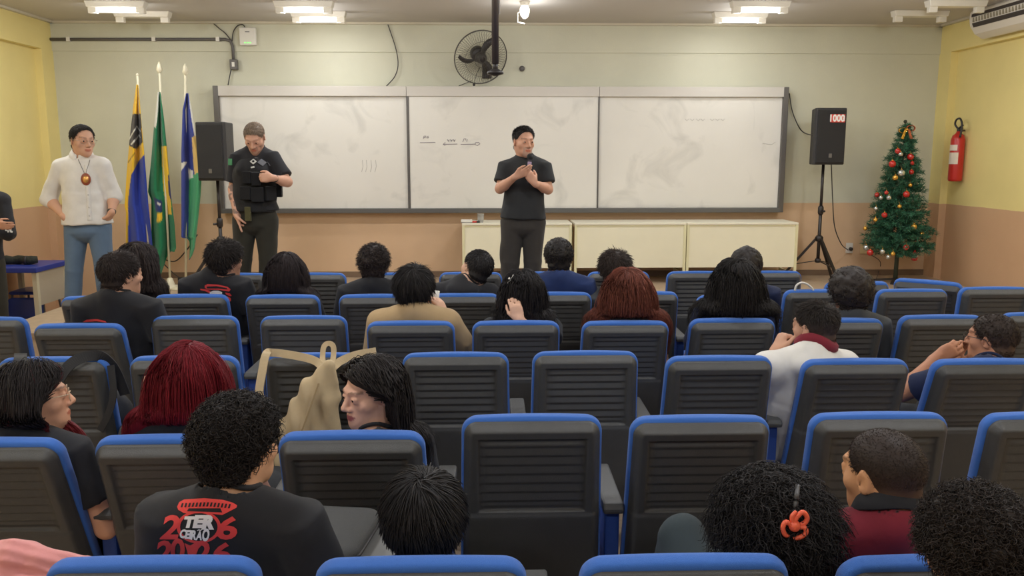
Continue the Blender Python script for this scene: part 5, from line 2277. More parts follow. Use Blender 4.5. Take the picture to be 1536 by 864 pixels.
def on_cloth(bv, parent, name, px, py, w, hgt, dep, mt, roll=0):
    p, n, d = hit(bv, px, py)
    if p is None:
        return None
    base_ = world_of(parent)
    n = n.normalized()
    up = (Vector((0, 0, 1)) - n * n.z).normalized()
    sd = up.cross(n)
    M = Matrix((sd, up, n)).transposed() @ Matrix.Rotation(roll, 3, 'Z')
    return bevel(MB().box(p - base_ + n * dep * .3, (w, hgt, dep), M).build(name, mt, parent), min(.006, dep * .3))


F_pouch = fabric('pouch_nylon', (26, 26, 28), .75)
for px, py, w, hg in ((372, 266, .07, .10), (384, 268, .07, .11), (370, 290, .09, .11), (386, 292, .10, .12), (404, 290, .09, .12), (416, 284, .06, .13)):
    on_cloth(bvv, vest, 'pouch', px, py, w, hg, .05, F_pouch)
M_pgreen = mat('patch_green', (70, 140, 96), .7)
M_pgrey = mat('patch_grey', (92, 92, 96), .7)
M_pwhite = mat('patch_white', (206, 206, 200), .7)
on_cloth(bvv, vest, 'emblem_patch', 380, 242.5, .040, .040, .006, M_pwhite, math.radians(45))
on_cloth(bvv, vest, 'emblem_centre', 380, 242.5, .018, .018, .012, F_pouch, 0)
on_cloth(bvv, vest, 'round_patch', 393, 244, .055, .055, .006, M_pgrey, math.radians(45))
on_cloth(bvv, vest, 'round_patch', 404, 245, .034, .055, .006, M_pgrey)
on_cloth(bvv, vest, 'name_strip', 390, 237, .09, .010, .004, M_pgrey)
on_cloth(bvv, vest, 'pen_clip', 367, 235, .010, .03, .006, M_pwhite, .5)
on_cloth(bvv, vest, 'clip', 379, 251, .03, .014, .006, M_pwhite, .2)
bvs = bvh_plain(PO['shirt'])
q_ = on_cloth(bvs, PO['shirt'], 'flag_patch', 345.5, 243, .05, .055, .006, M_pgreen)
bt = None
a_ = PO['J']
w_ = a_['wrl'] + (a_['ell'] - a_['wrl']) * .12
dd_ = nrm(a_['ell'] - a_['wrl'])
Q = Vector((0, 0, 1)).rotation_difference(Vector(dd_)).to_matrix()
t = MB().lathe([(.0285, -.012), (.0335, -.008), (.0335, .008), (.0285, .012)], n=18, R=Q).build('wrist_watch', M_fan, None, True, loc=Vector(w_))
tag(t, 'dark watch on the wrist the officer holds at his chest', 'watch')
MB().tube([Vector(A(*at_y(384, 318, Y0 - .17))) - Vector(PO['base']), Vector(A(*at_y(387, 330, Y0 - .18))) - Vector(PO['base'])], .012, 8)
t = bevel(MB().box((0, 0, 0), (.05, .03, .12)).build('belt_pouch', fabric('olive_pouch', (84, 80, 52)), None, loc=at_y(372, 321, Y0 - .165)), .006)
t.parent = PO['shirt'].parent
t.location = t.location - Vector(PO['base'])

# speaker with microphone
Y0 = 7.15
J = dict(head=ay(785.5, 213.5, Y0 - .03), shr=ay(759, 252, Y0), shl=ay(816, 251, Y0), elr=ay(750, 283, Y0 - .06), ell=ay(822, 284, Y0 - .05),
         wrr=ay(773, 265, Y0 - .26), wrl=ay(802, 275, Y0 - .24), hpr=ay(769, 334, Y0), hpl=ay(800, 334, Y0),
         knr=ay(766, 392, Y0 - .03), knl=ay(799, 390, Y0 - .02), anr=ay(757, 468, Y0), anl=ay(797, 468, Y0))
for q in ('anr', 'anl'):
    J[q][2] = ZS + .10
hl_d, hl_n = nrm(A(-.55, -.05, .75)), nrm(A(.1, 1, .15))
_, PS = build_person('speaker', 'man in a black t-shirt speaking into a microphone in front of the whiteboard', J, (216, 164, 136), 1.06, rot(203, -4), [
    ((J['wrr'], A(.88, -.12, .42), A(-.25, .75, .35), 1), dict(curls=(.12, .15, .2, .25), spread=.12, thumb_in=.0)),
    ((J['wrl'], hl_d, hl_n, -1), dict(curl=.85, thumb_in=.8))],
    h=.0065, shirt=dict(mat=F_tee, sleeve=.70, hem=-.035, wrinkle=.005), trousers=dict(mat=F_cargo, shoe=M_shoe, fit=.022, rise=.16, extra=[
        ell(ay(754, 378, Y0 - .02), A(.024, .05, .08), None, .03)]),
    hair=dict(style='fade', col=(44, 40, 38), n=2400, len=.020, w=.0018, thick=.008, shell=.005, lift=.9, mess=.2, m=5, grav=.1, fr=.012, fadecol=(86, 76, 70), **{'raise': .008}),
    girth=1.10, eyes=True, face=dict(beard=((150, 140, 132), .6, 'goatee')), ground=ZS, seed=13)
gp = J['wrl'] + hl_d * .085 + hl_n * .034
mt_ = ay(795, 235.5, Y0 - .20)
ax_ = nrm(mt_ - gp)
Q = Vector((0, 0, 1)).rotation_difference(Vector(ax_)).to_matrix()
Lm = float(np.linalg.norm(mt_ - gp))
t = thing('microphone', 'dark handheld microphone held up to the mouth of the speaking man', 'microphone', Vector(gp))
MB().lathe([(.009, -.07), (.0115, -.065), (.0125, -.02), (.0145, Lm - .03), (.016, Lm - .02)], n=16, R=Q).build('handle', mat('mic_body', (58, 52, 66), .35, metal=.4), t, True)
MB().sphere(Vector(ax_) * (Lm), (.026, .026, .03), 16, 12, R=Q).build('grille', mat('mic_grille', (40, 40, 42), .5, metal=.5, bump=.6, bscale=800), t, True)
MB().lathe([(.0155, Lm * .45), (.0165, Lm * .47), (.0165, Lm * .7), (.0155, Lm * .72)], n=16, R=Q).build('band', mat('mic_band', (160, 140, 168), .4), t, True)

# white man's shirt front, badge and lanyard, glasses
bvw = bvh_plain(PW['shirt'])
pts = []
for k in range(14):
    q, nn_, dd2 = hit(bvw, 129.5 + 5 * k / 13, 248 + 82 * k / 13)
    if q is not None:
        pts.append((q, nn_.normalized()))
V, F = [], []
bw_ = Vector(PW['base'])
for q, nn_ in pts:
    sd = Vector((0, 0, 1)).cross(nn_).normalized()
    for a in (-1, 1):
        V += [q + sd * a * .017 + nn_ * .004 - bw_, q + sd * a * .017 - nn_ * .004 - bw_]
for i in range(len(pts) - 1):
    a = i * 4
    F += [[a, a + 4, a + 6, a + 2], [a, a + 1, a + 5, a + 4], [a + 2, a + 6, a + 7, a + 3]]
MB().add(V, F).build('button_placket', F_white, PW['shirt'], True).location = Vector((0, 0, 0))
for k in (1, 4, 7, 10, 12):
    if k < len(pts):
        q, nn_ = pts[k]
        MB().sphere(q + nn_ * .005 - bw_, (.006, .006, .006), 8, 6).build('button', mat('shirt_button', (196, 190, 180), .4), PW['shirt'], True)
p, n_, d_ = hit(bvw, 129, 269)
t = thing('badge', 'oval leather badge with a golden emblem hanging on the white shirt', 'badge', p)
n_ = n_.normalized()
up = (Vector((0, 0, 1)) - n_ * n_.z).normalized()
Mx = Matrix((up.cross(n_), up, n_)).transposed()
sc_ = Matrix.Diagonal((.72, 1.0, 1.0))
MB().lathe([(.044, 0), (.050, .003), (.050, .009), (.046, .012)], n=26, R=Mx @ sc_).build('leather_back', mat('badge_leather', (140, 66, 38), .5), t, True)
MB().lathe([(.030, .011), (.030, .016), (.018, .020), (.006, .022)], n=20, R=Mx @ sc_).build('emblem', mat('badge_gold', (226, 170, 96), .3, metal=.7), t, True)
for px0, py0 in ((116, 236), (135, 240)):
    pts = []
    for k in range(9):
        s = k / 8
        q, nn_, dd2 = hit(bvw, px0 + (128 - px0) * s, py0 + (263 - py0) * s)
        if q is not None:
            pts.append(q + nn_ * .003 - p)
    if len(pts) > 2:
        MB().tube(pts, .0022, 6).build('lanyard', mat('lanyard_grey', (120, 112, 104), .6), t, True)


def glasses(info, label, colr=(70, 64, 60), rw=.024, rh=.019, metal=.4, name='glasses'):
    H, R, hs = info['H'], info['R'], info['hs']
    g = lambda x, y, z: Vector(R @ (A(x, y, z) * hs))
    m_ = mat('spectacle_frame_%d' % colr[0], colr, .3, metal=metal)
    t = thing(name, label, 'glasses', Vector(H))
    for s in (-1, 1):
        ring = [g(s * .033 + rw * math.cos(a), .103 - .004 * abs(math.cos(a)), .004 + rh * math.sin(a)) for a in np.linspace(0, 2 * math.pi, 22)[:-1]]
        MB().tube(ring, .0012 * hs, 6, closed=True).build('rim', m_, t, True)
        MB().tube([g(s * .056, .100, .010), g(s * .076, .085, .012), g(s * .083, .02, .012), g(s * .084, -.012, .012), g(s * .082, -.03, -.012)], .0016, 6).build('temple', m_, t, True)
    MB().tube([g(-.010, .104, .007), g(0, .108, .010), g(.010, .104, .007)], .0016, 6).build('bridge', m_, t, True)
    return t


glasses(PW, 'thin rimmed glasses on the face of the man in the white shirt', (168, 150, 134))
w_ = PW['J']['wrl'] + (PW['J']['ell'] - PW['J']['wrl']) * .10
Q = Vector((0, 0, 1)).rotation_difference(Vector(nrm(PW['J']['ell'] - PW['J']['wrl']))).to_matrix()
t = MB().lathe([(.0285, -.012), (.034, -.008), (.034, .008), (.0285, .012)], n=18, R=Q).build('wrist_watch', M_fan, None, True, loc=Vector(w_))
tag(t, 'black watch on the wrist of the man in the white shirt', 'watch')

# person with folded arms at the left edge
Y0 = 7.55
J = dict(head=ay(-22, 262, Y0), shl=ay(4, 300, Y0), shr=ay(-56, 300, Y0), ell=ay(13, 350, Y0 - .04), elr=ay(-66, 350, Y0 - .04), wrl=ay(-30, 346, Y0 - .22),
         wrr=ay(-8, 337, Y0 - .20), hpl=ay(-10, 395, Y0), hpr=ay(-42, 395, Y0), knl=ay(-2, 455, Y0), knr=ay(-48, 455, Y0), anl=ay(0, 510, Y0), anr=ay(-50, 510, Y0))
for q in ('anr', 'anl'):
    J[q][2] = .10
_, PC = build_person('folded', 'person in dark uniform with folded arms, cut off by the left edge of the photo', J, (190, 140, 112), 1.0, rot(190), [
    ((J['wrl'], A(-1, -.1, .1), A(0, 1, 0), -1), dict(curl=.3)), ((J['wrr'], A(.95, -.05, -.1), A(0, 1, .1), 1), dict(curl=.2))],
    h=.009, shirt=dict(mat=F_black, name='uniform_shirt', sleeve=1.75, hem=.05), trousers=dict(mat=F_green, shoe=M_shoe, fit=.02),
    hair=dict(style='fade', col=BLKH, n=300, len=.015, w=.004, thick=.006, m=4), ground=0.0, seed=14)
bvc = bvh_plain(PC['shirt'])
for i, (px, py) in enumerate(((9, 345), (12, 347), (15, 345), (17, 347.5))):
    on_cloth(bvc, PC['shirt'], 'sleeve_print', px, py, .016, .02, .003, M_pwhite, .4 * i)


# ---- audience.  near rows get finer hair
def hshort(col, n=700, **k):
    d = dict(style='short', col=col, n=n * 4, len=.035, w=.0013, thick=.012, shell=.007, lift=.35, mess=.22, m=6)
    d.update(k)
    return d


def hcurl(col, n=620, **k):
    d = dict(style='curly', col=col, n=int(n * 3.4), len=.032, curl=.006, turns=1.6, w=.0016, m=10, shell=.014, bump=.006, bf=110)
    d.update(k)
    return d


def hlong(col, n=800, **k):
    d = dict(style='long', col=col, n=n, len=.34, w=.0042, thick=.018, m=14, shell=.008)
    d.update(k)
    return d


r2, r3, r4, r5, r6 = 5.46, 4.58, 3.68, 2.78, 1.95
tee = lambda m_, **k: dict(dict(mat=m_, sleeve=.62, hem=.10), **k)
# second row
seated(206, 367, r2 + .02, -10, -15, 0, 0, hs=1.09, name='r2a', label='girl with dark wavy hair in the second row, partly behind the boy in black', skin=MSK,
       shirt=tee(F_dgrey), trousers=PANTS, hair=hlong((40, 32, 30), len=.30, n=3600, w=.0014, wave=.008, wf=9, thick=.03), h=.009, seed=21, sw=.155, torso_dx=-.03)
_, PT = seated(337, 361, r2, -8, -24, -4, 0, hs=1.09, name='r2b', label='boy with thick dark hair and a red printed black shirt in the second row', skin=MSK,
               shirt=tee(F_black), trousers=PANTS, hair=hshort((34, 28, 26), 800, len=.03, thick=.016, shell=.014, mess=.5, lift=.8), h=.009, seed=22, sw=.185, torso_dx=-.07, drop=-.02)
seated(429, 379, r2, 0, 0, -5, 0, hs=1.09, name='r2c', label='girl with smooth shiny black bobbed hair in the second row', skin=LSK,
       shirt=tee(F_dgrey), trousers=PANTS, hair=hlong((40, 32, 32), len=.27, n=4200, w=.0012, thick=.014), h=.009, seed=23, sw=.15)
seated(561, 367, r2, 0, 5, 0, 2, hs=1.09, name='r2d', label='boy with messy dark curls in front of the bare brown wall', skin=TANSK,
       shirt=tee(F_black), trousers=PANTS, hair=hcurl((46, 38, 36), len=.036, bump=.010, bf=60), h=.009, seed=24, sw=.175)
seated(727, 376, r2, 0, 30, 8, 22, hs=1.09, name='r2e', label='person in a black hooded top with cropped hair, head tilted, below the speaking man', skin=LSK,
       shirt=tee(F_black, hood=True, sleeve=1.7), trousers=PANTS, hair=hshort((36, 33, 33), 700, len=.014, thick=.008, shell=.006), h=.009, seed=25, sw=.175, torso_dx=-.085, drop=-.02)
seated(838, 357, r2 + .02, 0, -2, 0, 0, hs=1.09, name='r2f', label='boy in a navy blue shirt with a round head of short black curls', skin=DSK,
       shirt=tee(F_navy), trousers=PANTS, hair=hcurl((33, 29, 28), len=.020, curl=.004, shell=.014, w=.003), h=.009, seed=26, sw=.185)
seated(921, 377, r2, 0, 8, -5, -4, hs=1.09, name='r2g', label='boy with short dark brown hair beyond the girl with auburn hair', skin=TANSK,
       shirt=tee(F_grey), trousers=PANTS, hair=hshort((50, 40, 35), 700, len=.04, thick=.02, shell=.014, mess=.35, lift=.6), h=.009, seed=27, sw=.175, torso_dx=.03, drop=.01)
seated(1120, 372, r2 + .06, 0, -10, 0, 0, hs=1.09, name='r2h', label='person with a short afro just beyond the girl with curly black hair', skin=DSK,
       shirt=tee(F_navyd), trousers=PANTS, hair=dict(hcurl((36, 30, 27), len=.024, curl=.005, shell=.022, w=.003)), h=.009, seed=28, sw=.17)
# third row
_, PB = seated(178, 377, r3, -6, -26, 0, 0, hs=1.07, name='r3b', label='boy in a black t-shirt in front of the man in white, his face turned right', skin=TANSK,
               shirt=tee(F_black), trousers=PANTS, hair=hshort((44, 36, 33), 1000, len=.022, thick=.010, shell=.008, mess=.3), h=.008, seed=31, sw=.19, torso_dx=-.025, drop=.0)
_, PTAN = seated(623, 397, r3 + .02, 0, -12, 4, 5, hs=1.07, name='r3e', label='person in a tan sweatshirt raising a hand to the face in the third row', skin=LSK,
                 shirt=dict(mat=F_tan, sleeve=1.62, hem=.1, name='sweatshirt', fit=.02, wrinkle=.006), trousers=PANTS, hair=hshort((34, 30, 29), 1100, len=.085, thick=.014, shell=.010, lift=.15, mess=.12, grav=.9, m=9),
                 arms=[dict(side='r', el=(694, 520, 4.66), wr=(668, 474, 4.70), hand=dict(d=(-.42, .1, .9), n=(-.75, .55, -.1), side=1, curl=.38, thumb_in=.2))], h=.007, seed=32, sw=.19, drop=.01, torso_dx=.0)
_, PHG = seated(783, 409, r3 + .06, 0, 12, -6, 0, hs=1.07, name='r3f', label='girl with a black bob holding the back of her hair with one hand', skin=LSK,
                shirt=tee(F_dgrey), trousers=PANTS, hair=hlong((32, 28, 28), len=.22, n=4200, w=.0013, thick=.03, wave=.004, wf=10),
                arms=[dict(side='r', el=(826, 520, 4.50), wr=(779, 480, 4.46), hand=dict(d=(-.28, .18, 1), n=(.1, 1, -.1), side=1, curls=(.28, .3, .3, .36), s=.92, spread=.55, thumb_in=.3))], h=.007, seed=33, sw=.16)
seated(941, 407, r3, 0, 0, 0, 0, hs=1.07, name='r3g', label='girl with long wavy auburn hair in the third row', skin=LSK,
       shirt=dict(mat=F_dgrey, sleeve=.25, hem=.1), trousers=PANTS, hair=hlong((104, 56, 42), len=.36, n=5500, w=.0012, wave=.007, wf=10, thick=.034), h=.008, seed=34, sw=.165)
seated(1104, 393, r3, 0, 0, 0, 0, hs=1.07, name='r3h', label='girl with long curly black hair over a navy shirt in the third row', skin=DSK,
       shirt=tee(F_navyd), trousers=PANTS, hair=hlong((34, 30, 28), len=.36, n=4800, wave=.008, wf=16, thick=.035, w=.0014), h=.009, seed=35, sw=.175)
seated(1277, 406, r3, 0, 0, 0, 0, hs=1.07, name='r3i', label='person with a big dark brown afro in the third row', skin=DSK,
       shirt=tee(F_grey), trousers=PANTS, hair=dict(hcurl((42, 35, 31), n=1100, len=.042, curl=.006, shell=.036, w=.0032, bump=.008)), h=.009, seed=36, sw=.17)


# fourth row
def hoodie_regions(V, F, J, B, SC_, HC, nk0):
    c = V[F].mean(1)
    a, b_ = J['ell'], J['wrl']
    t = np.clip(((c - a) @ (b_ - a)) / ((b_ - a) @ (b_ - a)), 0, 1)
    dl = np.linalg.norm(c - a - t[:, None] * (b_ - a), axis=1)
    mi = np.where((dl < .085) | (np.linalg.norm((c - nk0) * A(1, 1, 1.5), axis=1) < .105), 1, 0)
    return [fabric('white_fleece', (222, 216, 208)), F_maroon], mi


_, PM = seated(1226, 451, r4, 4, 26, 0, 0, name='r4g', label='boy in a white and maroon hoodie resting his cheek on his fist', skin=(206, 158, 130),
               shirt=dict(mat=F_white, sleeve=1.7, hem=.1, hood=True, name='hoodie', fit=.02, collar_r=.030, collar_up=.012, collar_mat=F_maroon), trousers=PANTS,
               hair=dict(style='fade', col=(48, 42, 38), n=4500, len=.026, w=.0013, thick=.010, shell=.006, lift=.7, mess=.3, m=6, fadecol=(92, 74, 62)),
               arms=[dict(side='l', el=(1146, 592, 3.78), wr=(1163, 527, 3.74), hand=dict(d=(.42, .1, .9), n=(.8, .1, -.4), side=-1, curl=1.0, thumb_in=.25))], h=.0065, seed=41, sw=.185, torso_dx=-.04)
_, PG = seated(1494, 469, r4, 4, 30, 2, 0, name='r4h', label='boy in a navy shirt and glasses with hands folded before his face', skin=(190, 134, 104),
               shirt=tee(F_navyd), trousers=PANTS, hair=dict(style='curly', col=(50, 40, 34), n=4000, len=.013, curl=.003, turns=1.2, w=.0013, m=6, shell=.006, bump=.003, fadecol=(96, 74, 58)),
               arms=[dict(side='l', el=(1352, 590, 3.80), wr=(1405, 537, 3.86), hand=dict(d=(.86, .0, .5), n=(.3, .9, -.2), side=-1, curl=.25)),
                     dict(side='r', el=(1440, 600, 3.98), wr=(1424, 545, 3.96), hand=dict(d=(.35, -.1, .9), n=(-.3, -.9, .1), side=1, curl=.35))], h=.0065, seed=42, sw=.18, torso_dx=-.05)
glasses(PG, 'dark framed glasses worn by the boy with folded hands', (44, 42, 46))
# fifth row
_, PGL = seated(38, 547, r5, -20, -38, 4, -4, name='r5a', label='girl in patterned glasses with black hair turning red at the ends', skin=(226, 172, 140),
                shirt=tee(F_black), trousers=PANTS, eyes=True, hair=hlong((32, 26, 25), len=.46, n=5200, w=.0012, tip=(120, 20, 24), tip0=.48, thick=.03, part=-.02, m=16, wave=.004, wf=5, ylim=.0), h=.0055, seed=51, sw=.165, torso_dx=.0, drop=-.01)
glasses(PGL, 'pale speckled glasses on the girl with red hair ends', (206, 180, 150), .027, .024, 0.0)
rl = np.random.default_rng(77)
nl_ = 420
a0_ = np.stack([A(*at_y(70 + 34 * rl.random(), 628 + 10 * rl.random(), 2.80 + .06 * rl.random())) for _ in range(nl_)])
a1_ = np.stack([A(*at_y(114 + 26 * rl.random(), 640 + 8 * rl.random(), 2.77 + .05 * rl.random())) for _ in range(nl_)])
a2_ = np.stack([A(*at_y(120 + 34 * rl.random(), 690 + 10 * rl.random(), 2.74 + .04 * rl.random())) for _ in range(nl_)])
a3_ = np.stack([A(*at_y(122 + 30 * rl.random(), 722 + 30 * rl.random(), 2.74 + .04 * rl.random())) for _ in range(nl_)])
tt_ = np.linspace(0, 1, 14)[None, :, None]
pth = a0_[:, None] * (1 - tt_) ** 3 + 3 * a1_[:, None] * tt_ * (1 - tt_) ** 2 + 3 * a2_[:, None] * tt_ ** 2 * (1 - tt_) + a3_[:, None] * tt_ ** 3
Vq, Fq = strands_mesh(pth, np.full(nl_, .0016))
tq = np.tile(np.repeat(np.linspace(0, 1, 14), 3), nl_)[:, None]
Cq = np.array(lin((96, 20, 24))) * (1 - tq) + np.array(lin((128, 22, 28))) * tq
for o_ in COL.objects:
    if o_.get('label', '').startswith('girl in patterned glasses'):
        mk('hair_lock', Vq - np.array(o_.location), [Fq], M_hair, o_, True, col=Cq)
seated(281, 512, r5, 0, 10, 0, 0, name='r5b', label='girl with long straight dark red hair in the fifth row', skin=(222, 168, 146),
       shirt=tee(F_black), trousers=PANTS, hair=hlong((104, 18, 28), len=.42, n=5600, w=.0010, thick=.012, m=14, part=.015),
       arms=[dict(side='l', el=(205, 660, 2.86), wr=(226, 625, 3.02), hand=dict(d=(-.1, .1, 1), n=(1, .2, 0), side=-1, curls=(.05, .5, .6, .7)))], h=.0065, seed=52, sw=.15, hs=.95)
seated(556, 539, r5 + .04, 20, 108, -4, 0, name='r5c', label='girl with wavy black hair turning her smiling face to the left', skin=(226, 176, 150),
       shirt=tee(F_black), trousers=PANTS, eyes=True, face=dict(lips=(168, 92, 92)), hair=hlong((34, 29, 28), len=.32, n=4200, w=.0014, thick=.028, m=14, part=.012, wave=.005, wf=6, ylim=-.012), h=.0052, seed=53, sw=.155, hs=.98, drop=.035)
# nearest row
_, P26 = seated(352, 594, r6 + .02, -8, -20, 0, 0, name='r6a', label='boy with black curls in a black shirt with a red 2026 print', skin=(224, 172, 136),
                shirt=dict(mat=F_black, sleeve=.7, hem=.1, fit=.016), trousers=PANTS, hair=dict(style='curly', col=(30, 25, 23), n=5200, len=.034, curl=.0085, turns=1.35, w=.0017, m=14, **{'raise': .012}, shell=.016, bump=.007, bf=100),
                h=.0058, seed=61, sw=.17, torso_dx=-.02, drop=.012)
seated(635, 704, r6, 0, 0, -4, 0, name='r6b', label='boy with smooth straight black hair seen from behind in the nearest row', skin=(200, 146, 116),
       shirt=tee(F_navyd), trousers=PANTS, hair=hshort((28, 25, 25), 3600, len=.075, w=.0019, thick=.012, shell=.008, lift=.12, mess=.07, grav=.8, m=10, cx=.0), h=.0062, seed=62, sw=.175)
_, PCG = seated(1150, 716, r6 + .02, 8, 20, -8, -6, name='r6c', label='girl with big black curls and an orange hair clip', skin=MSK,
                shirt=tee(F_dgrey), trousers=dict(mat=fabric('slate_pants', (58, 68, 72)), shoe=M_shoe), hair=dict(style='curly', col=(28, 24, 23), n=6500, len=.10, curl=.010, turns=2.6, w=.0017, m=20, shell=.032, bump=.012, bf=70, grav=.6),
                h=.0075, seed=63, sw=.16, drop=.02, knees=dict(l=(1024, 806, 2.30)))
_, PMA = seated(1330, 639, r6 + .03, 4, 20, -3, 0, name='r6d', label='boy with a buzz cut in a maroon shirt with a dark collar', skin=(218, 160, 116),
                shirt=dict(mat=F_maroon, sleeve=.7, hem=.1, fit=.016, fold=True, collar_up=.018, collar_mat=F_black, collar=.025), trousers=PANTS, hair=dict(style='curly', col=(48, 38, 33), n=9000, len=.006, curl=.001, turns=.6, w=.0007, m=4, shell=.0025, fadecol=(92, 66, 50), hs=.005),
                h=.0055, seed=64, sw=.175, hs=1.03, drop=-.01)
seated(1470, 742, 1.52, 0, 6, -12, 0, name='r7a', label='person with brown curly hair leaning in at the bottom right corner', skin=TANSK,
       shirt=tee(F_grey), trousers=PANTS, hair=dict(style='curly', col=(40, 33, 29), n=9000, len=.044, curl=.0065, turns=1.8, w=.0015, m=14, shell=.022, bump=.008, bf=110), h=.0075, seed=71, sw=.16, lean=-.1)
# ------------------------------------------------------------------ prints on cloth, bags and other small things
import bmesh


def decal(parent, name, V2, F2, to_px, mt, lift=.002, maxlen=6.0, bv=None):
    """flat outline laid on a cloth surface: every point is dropped on the cloth and lifted off it a little"""
    bm = bmesh.new()
    vs = [bm.verts.new((v[0], v[1], 0)) for v in V2]
    for f in F2:
        try:
            bm.faces.new([vs[i] for i in f])
        except ValueError:
            pass
    bmesh.ops.triangulate(bm, faces=bm.faces[:])
    for v in bm.verts:
        q = to_px(v.co.x, v.co.y)
        v.co = (q[0], q[1], 0)
    for _ in range(4):
        es = [e for e in bm.edges if e.calc_length() > maxlen]
        if not es:
            break
        bmesh.ops.subdivide_edges(bm, edges=es, cuts=1, use_grid_fill=False)
        bmesh.ops.triangulate(bm, faces=bm.faces[:])
    base_ = world_of(parent)
    dead = []
    for v in bm.verts:
        p, n, d = hit(bv, v.co.x, v.co.y)
        if p is None:
            dead.append(v)
            continue
        v.co = p - d * lift - base_
    if dead:
        bmesh.ops.delete(bm, geom=dead, context='VERTS')
    bm.normal_update()
    me = bpy.data.meshes.new(name)
    bm.to_mesh(me)
    bm.free()
    me.materials.append(mt)
    o = bpy.data.objects.new(name, me)
    COL.objects.link(o)
    o.parent = parent
    return o


M_pred = mat('print_red', (236, 74, 70), .7)
M_pwht = mat('print_white', (250, 247, 242), .7)
M_pblk = mat('print_black', (34, 34, 36), .85)
sh = P26['shirt']
bv26 = bvh_plain(sh)
Z6 = lambda x, y: (220 + x / 6.967, 740 + y / 6.967)


def polyd(name, pts, mt, lift, sh_=None, bv_=None, Z=Z6, ml=6.0):
    return decal(sh_ or sh, name, pts, [list(range(len(pts)))], Z, mt, lift, ml, bv_ or bv26)


def glyph(name, ch, x0, y0, x1, y1, mt, lift, skew=0.0, bold=.02, sh_=None, bv_=None, Z=Z6):
    V, F = text_mesh(ch, 1.0, bold=bold)
    xs, ys = [v[0] for v in V], [v[1] for v in V]
    a, b_, c, d = min(xs), max(xs), min(ys), max(ys)

    def tp(x, y):
        s, t = (x - a) / (b_ - a), (d - y) / (d - c)
        return Z(x0 + (x1 - x0) * s + skew * (.5 - t), y0 + (y1 - y0) * t)
    return decal(sh_ or sh, name, V, F, tp, mt, lift, 5.0, bv_ or bv26)


polyd('print_plate', [(318, 140), (340, 92), (390, 64), (600, 50), (800, 68), (900, 98), (946, 124), (938, 150), (850, 196), (790, 226), (600, 206), (430, 212), (385, 204), (330, 172)], M_pred, .002)
m = MB()
for k in range(14):
    x = 360 + k * 38
    y = 92 + abs(k - 6.5) * 1.5 + max(0, k - 8) * 2
    polyd('print_slot', [(x + 8, y), (x + 26, y), (x + 14, y + 44), (x - 6, y + 44)], M_pblk, .003)
polyd('print_slot', [(440, 156), (770, 156), (790, 200), (420, 186)], M_pblk, .003)
ring_o = [(545 + 232 * math.cos(a), 352 + 172 * math.sin(a)) for a in np.linspace(0, 2 * math.pi, 33)[:-1]]
ring_i = [(545 + 196 * math.cos(a), 352 + 146 * math.sin(a)) for a in np.linspace(0, 2 * math.pi, 33)[:-1]]
decal(sh, 'print_ring', ring_o + ring_i, [[i, (i + 1) % 32, 32 + (i + 1) % 32, 32 + i] for i in range(32)], Z6, M_pred, .002, 6, bv26)
polyd('print_wedge', [(395, 520), (455, 545), (500, 520), (610, 505), (540, 580), (500, 690), (440, 720), (425, 610)], M_pred, .0024)
glyph('print_digit', '2', 165, 225, 352, 482, M_pred, .0028, 60, .03)
glyph('print_digit', '6', 735, 240, 955, 486, M_pred, .0028, 40, .03)
glyph('print_digit', '2', 100, 492, 265, 740, M_pred, .0028, 40, .03)
glyph('print_digit', '0', 248, 470, 400, 720, M_pred, .0028, 10, .03)
glyph('print_digit', '2', 500, 494, 675, 740, M_pred, .0028, 10, .03)
glyph('print_digit', '6', 690, 512, 885, 740, M_pred, .0028, 20, .03)
for ch, a, b_, y0_, y1_ in (('T', 384, 500, 240, 362), ('E', 492, 592, 226, 364), ('R', 586, 720, 226, 380)):
    glyph('print_letter', ch, a, y0_, b_, y1_, M_pwht, .0036, 30, .07)
for ch, a, b_, y0_, y1_ in (('C', 346, 410, 376, 470), ('E', 404, 452, 384, 476), ('I', 448, 470, 386, 480), ('R', 466, 524, 386, 486), ('A', 516, 584, 394, 490), ('O', 580, 656, 366, 504)):
    glyph('print_letter', ch, a, y0_, b_, y1_, M_pwht, .0036, 16, .05)
polyd('print_letter', [(528, 386), (545, 376), (562, 382), (578, 374), (578, 384), (562, 392), (545, 386), (530, 394)], M_pwht, .0036)
# the same print, half hidden, on the second row boy
bvt = bvh_plain(PT['shirt'])
Z2 = lambda x, y: (200 + x / 8.64, 360 + y / 8.64)
a2 = dict(sh_=PT['shirt'], bv_=bvt, Z=Z2)
for pts in ([(925, 590), (960, 572), (1100, 578), (1220, 606), (1262, 640), (1240, 668), (1120, 648), (960, 644), (925, 620)],
            [(868, 630), (940, 640), (1000, 660), (990, 690), (930, 662), (868, 650)],
            [(1190, 680), (1250, 690), (1276, 724), (1250, 730), (1200, 704)],
            [(1216, 730), (1262, 752), (1266, 790), (1240, 806), (1236, 770)]):
    polyd('print_red', pts, M_pred, .003, PT['shirt'], bvt, Z2)
polyd('print_plate', [(950, 604), (1080, 598), (1210, 622), (1220, 640), (1100, 628), (955, 628)], M_pblk, .005, PT['shirt'], bvt, Z2)
polyd('print_white', [(990, 676), (1040, 656), (1100, 656), (1150, 676), (1150, 700), (990, 700)], M_pwht, .004, PT['shirt'], bvt, Z2)
bvb = bvh_plain(PB['shirt'])
polyd('print_red', [(124, 483), (130, 479.5), (145, 478.5), (158, 481.5), (160, 484), (145, 481.8), (130, 483)], M_pred, .003, PB['shirt'], bvb, lambda x, y: (x, y))

# hair clip and headband of the curly girl
M_orange = mat('orange_plastic', (240, 104, 72), .35)

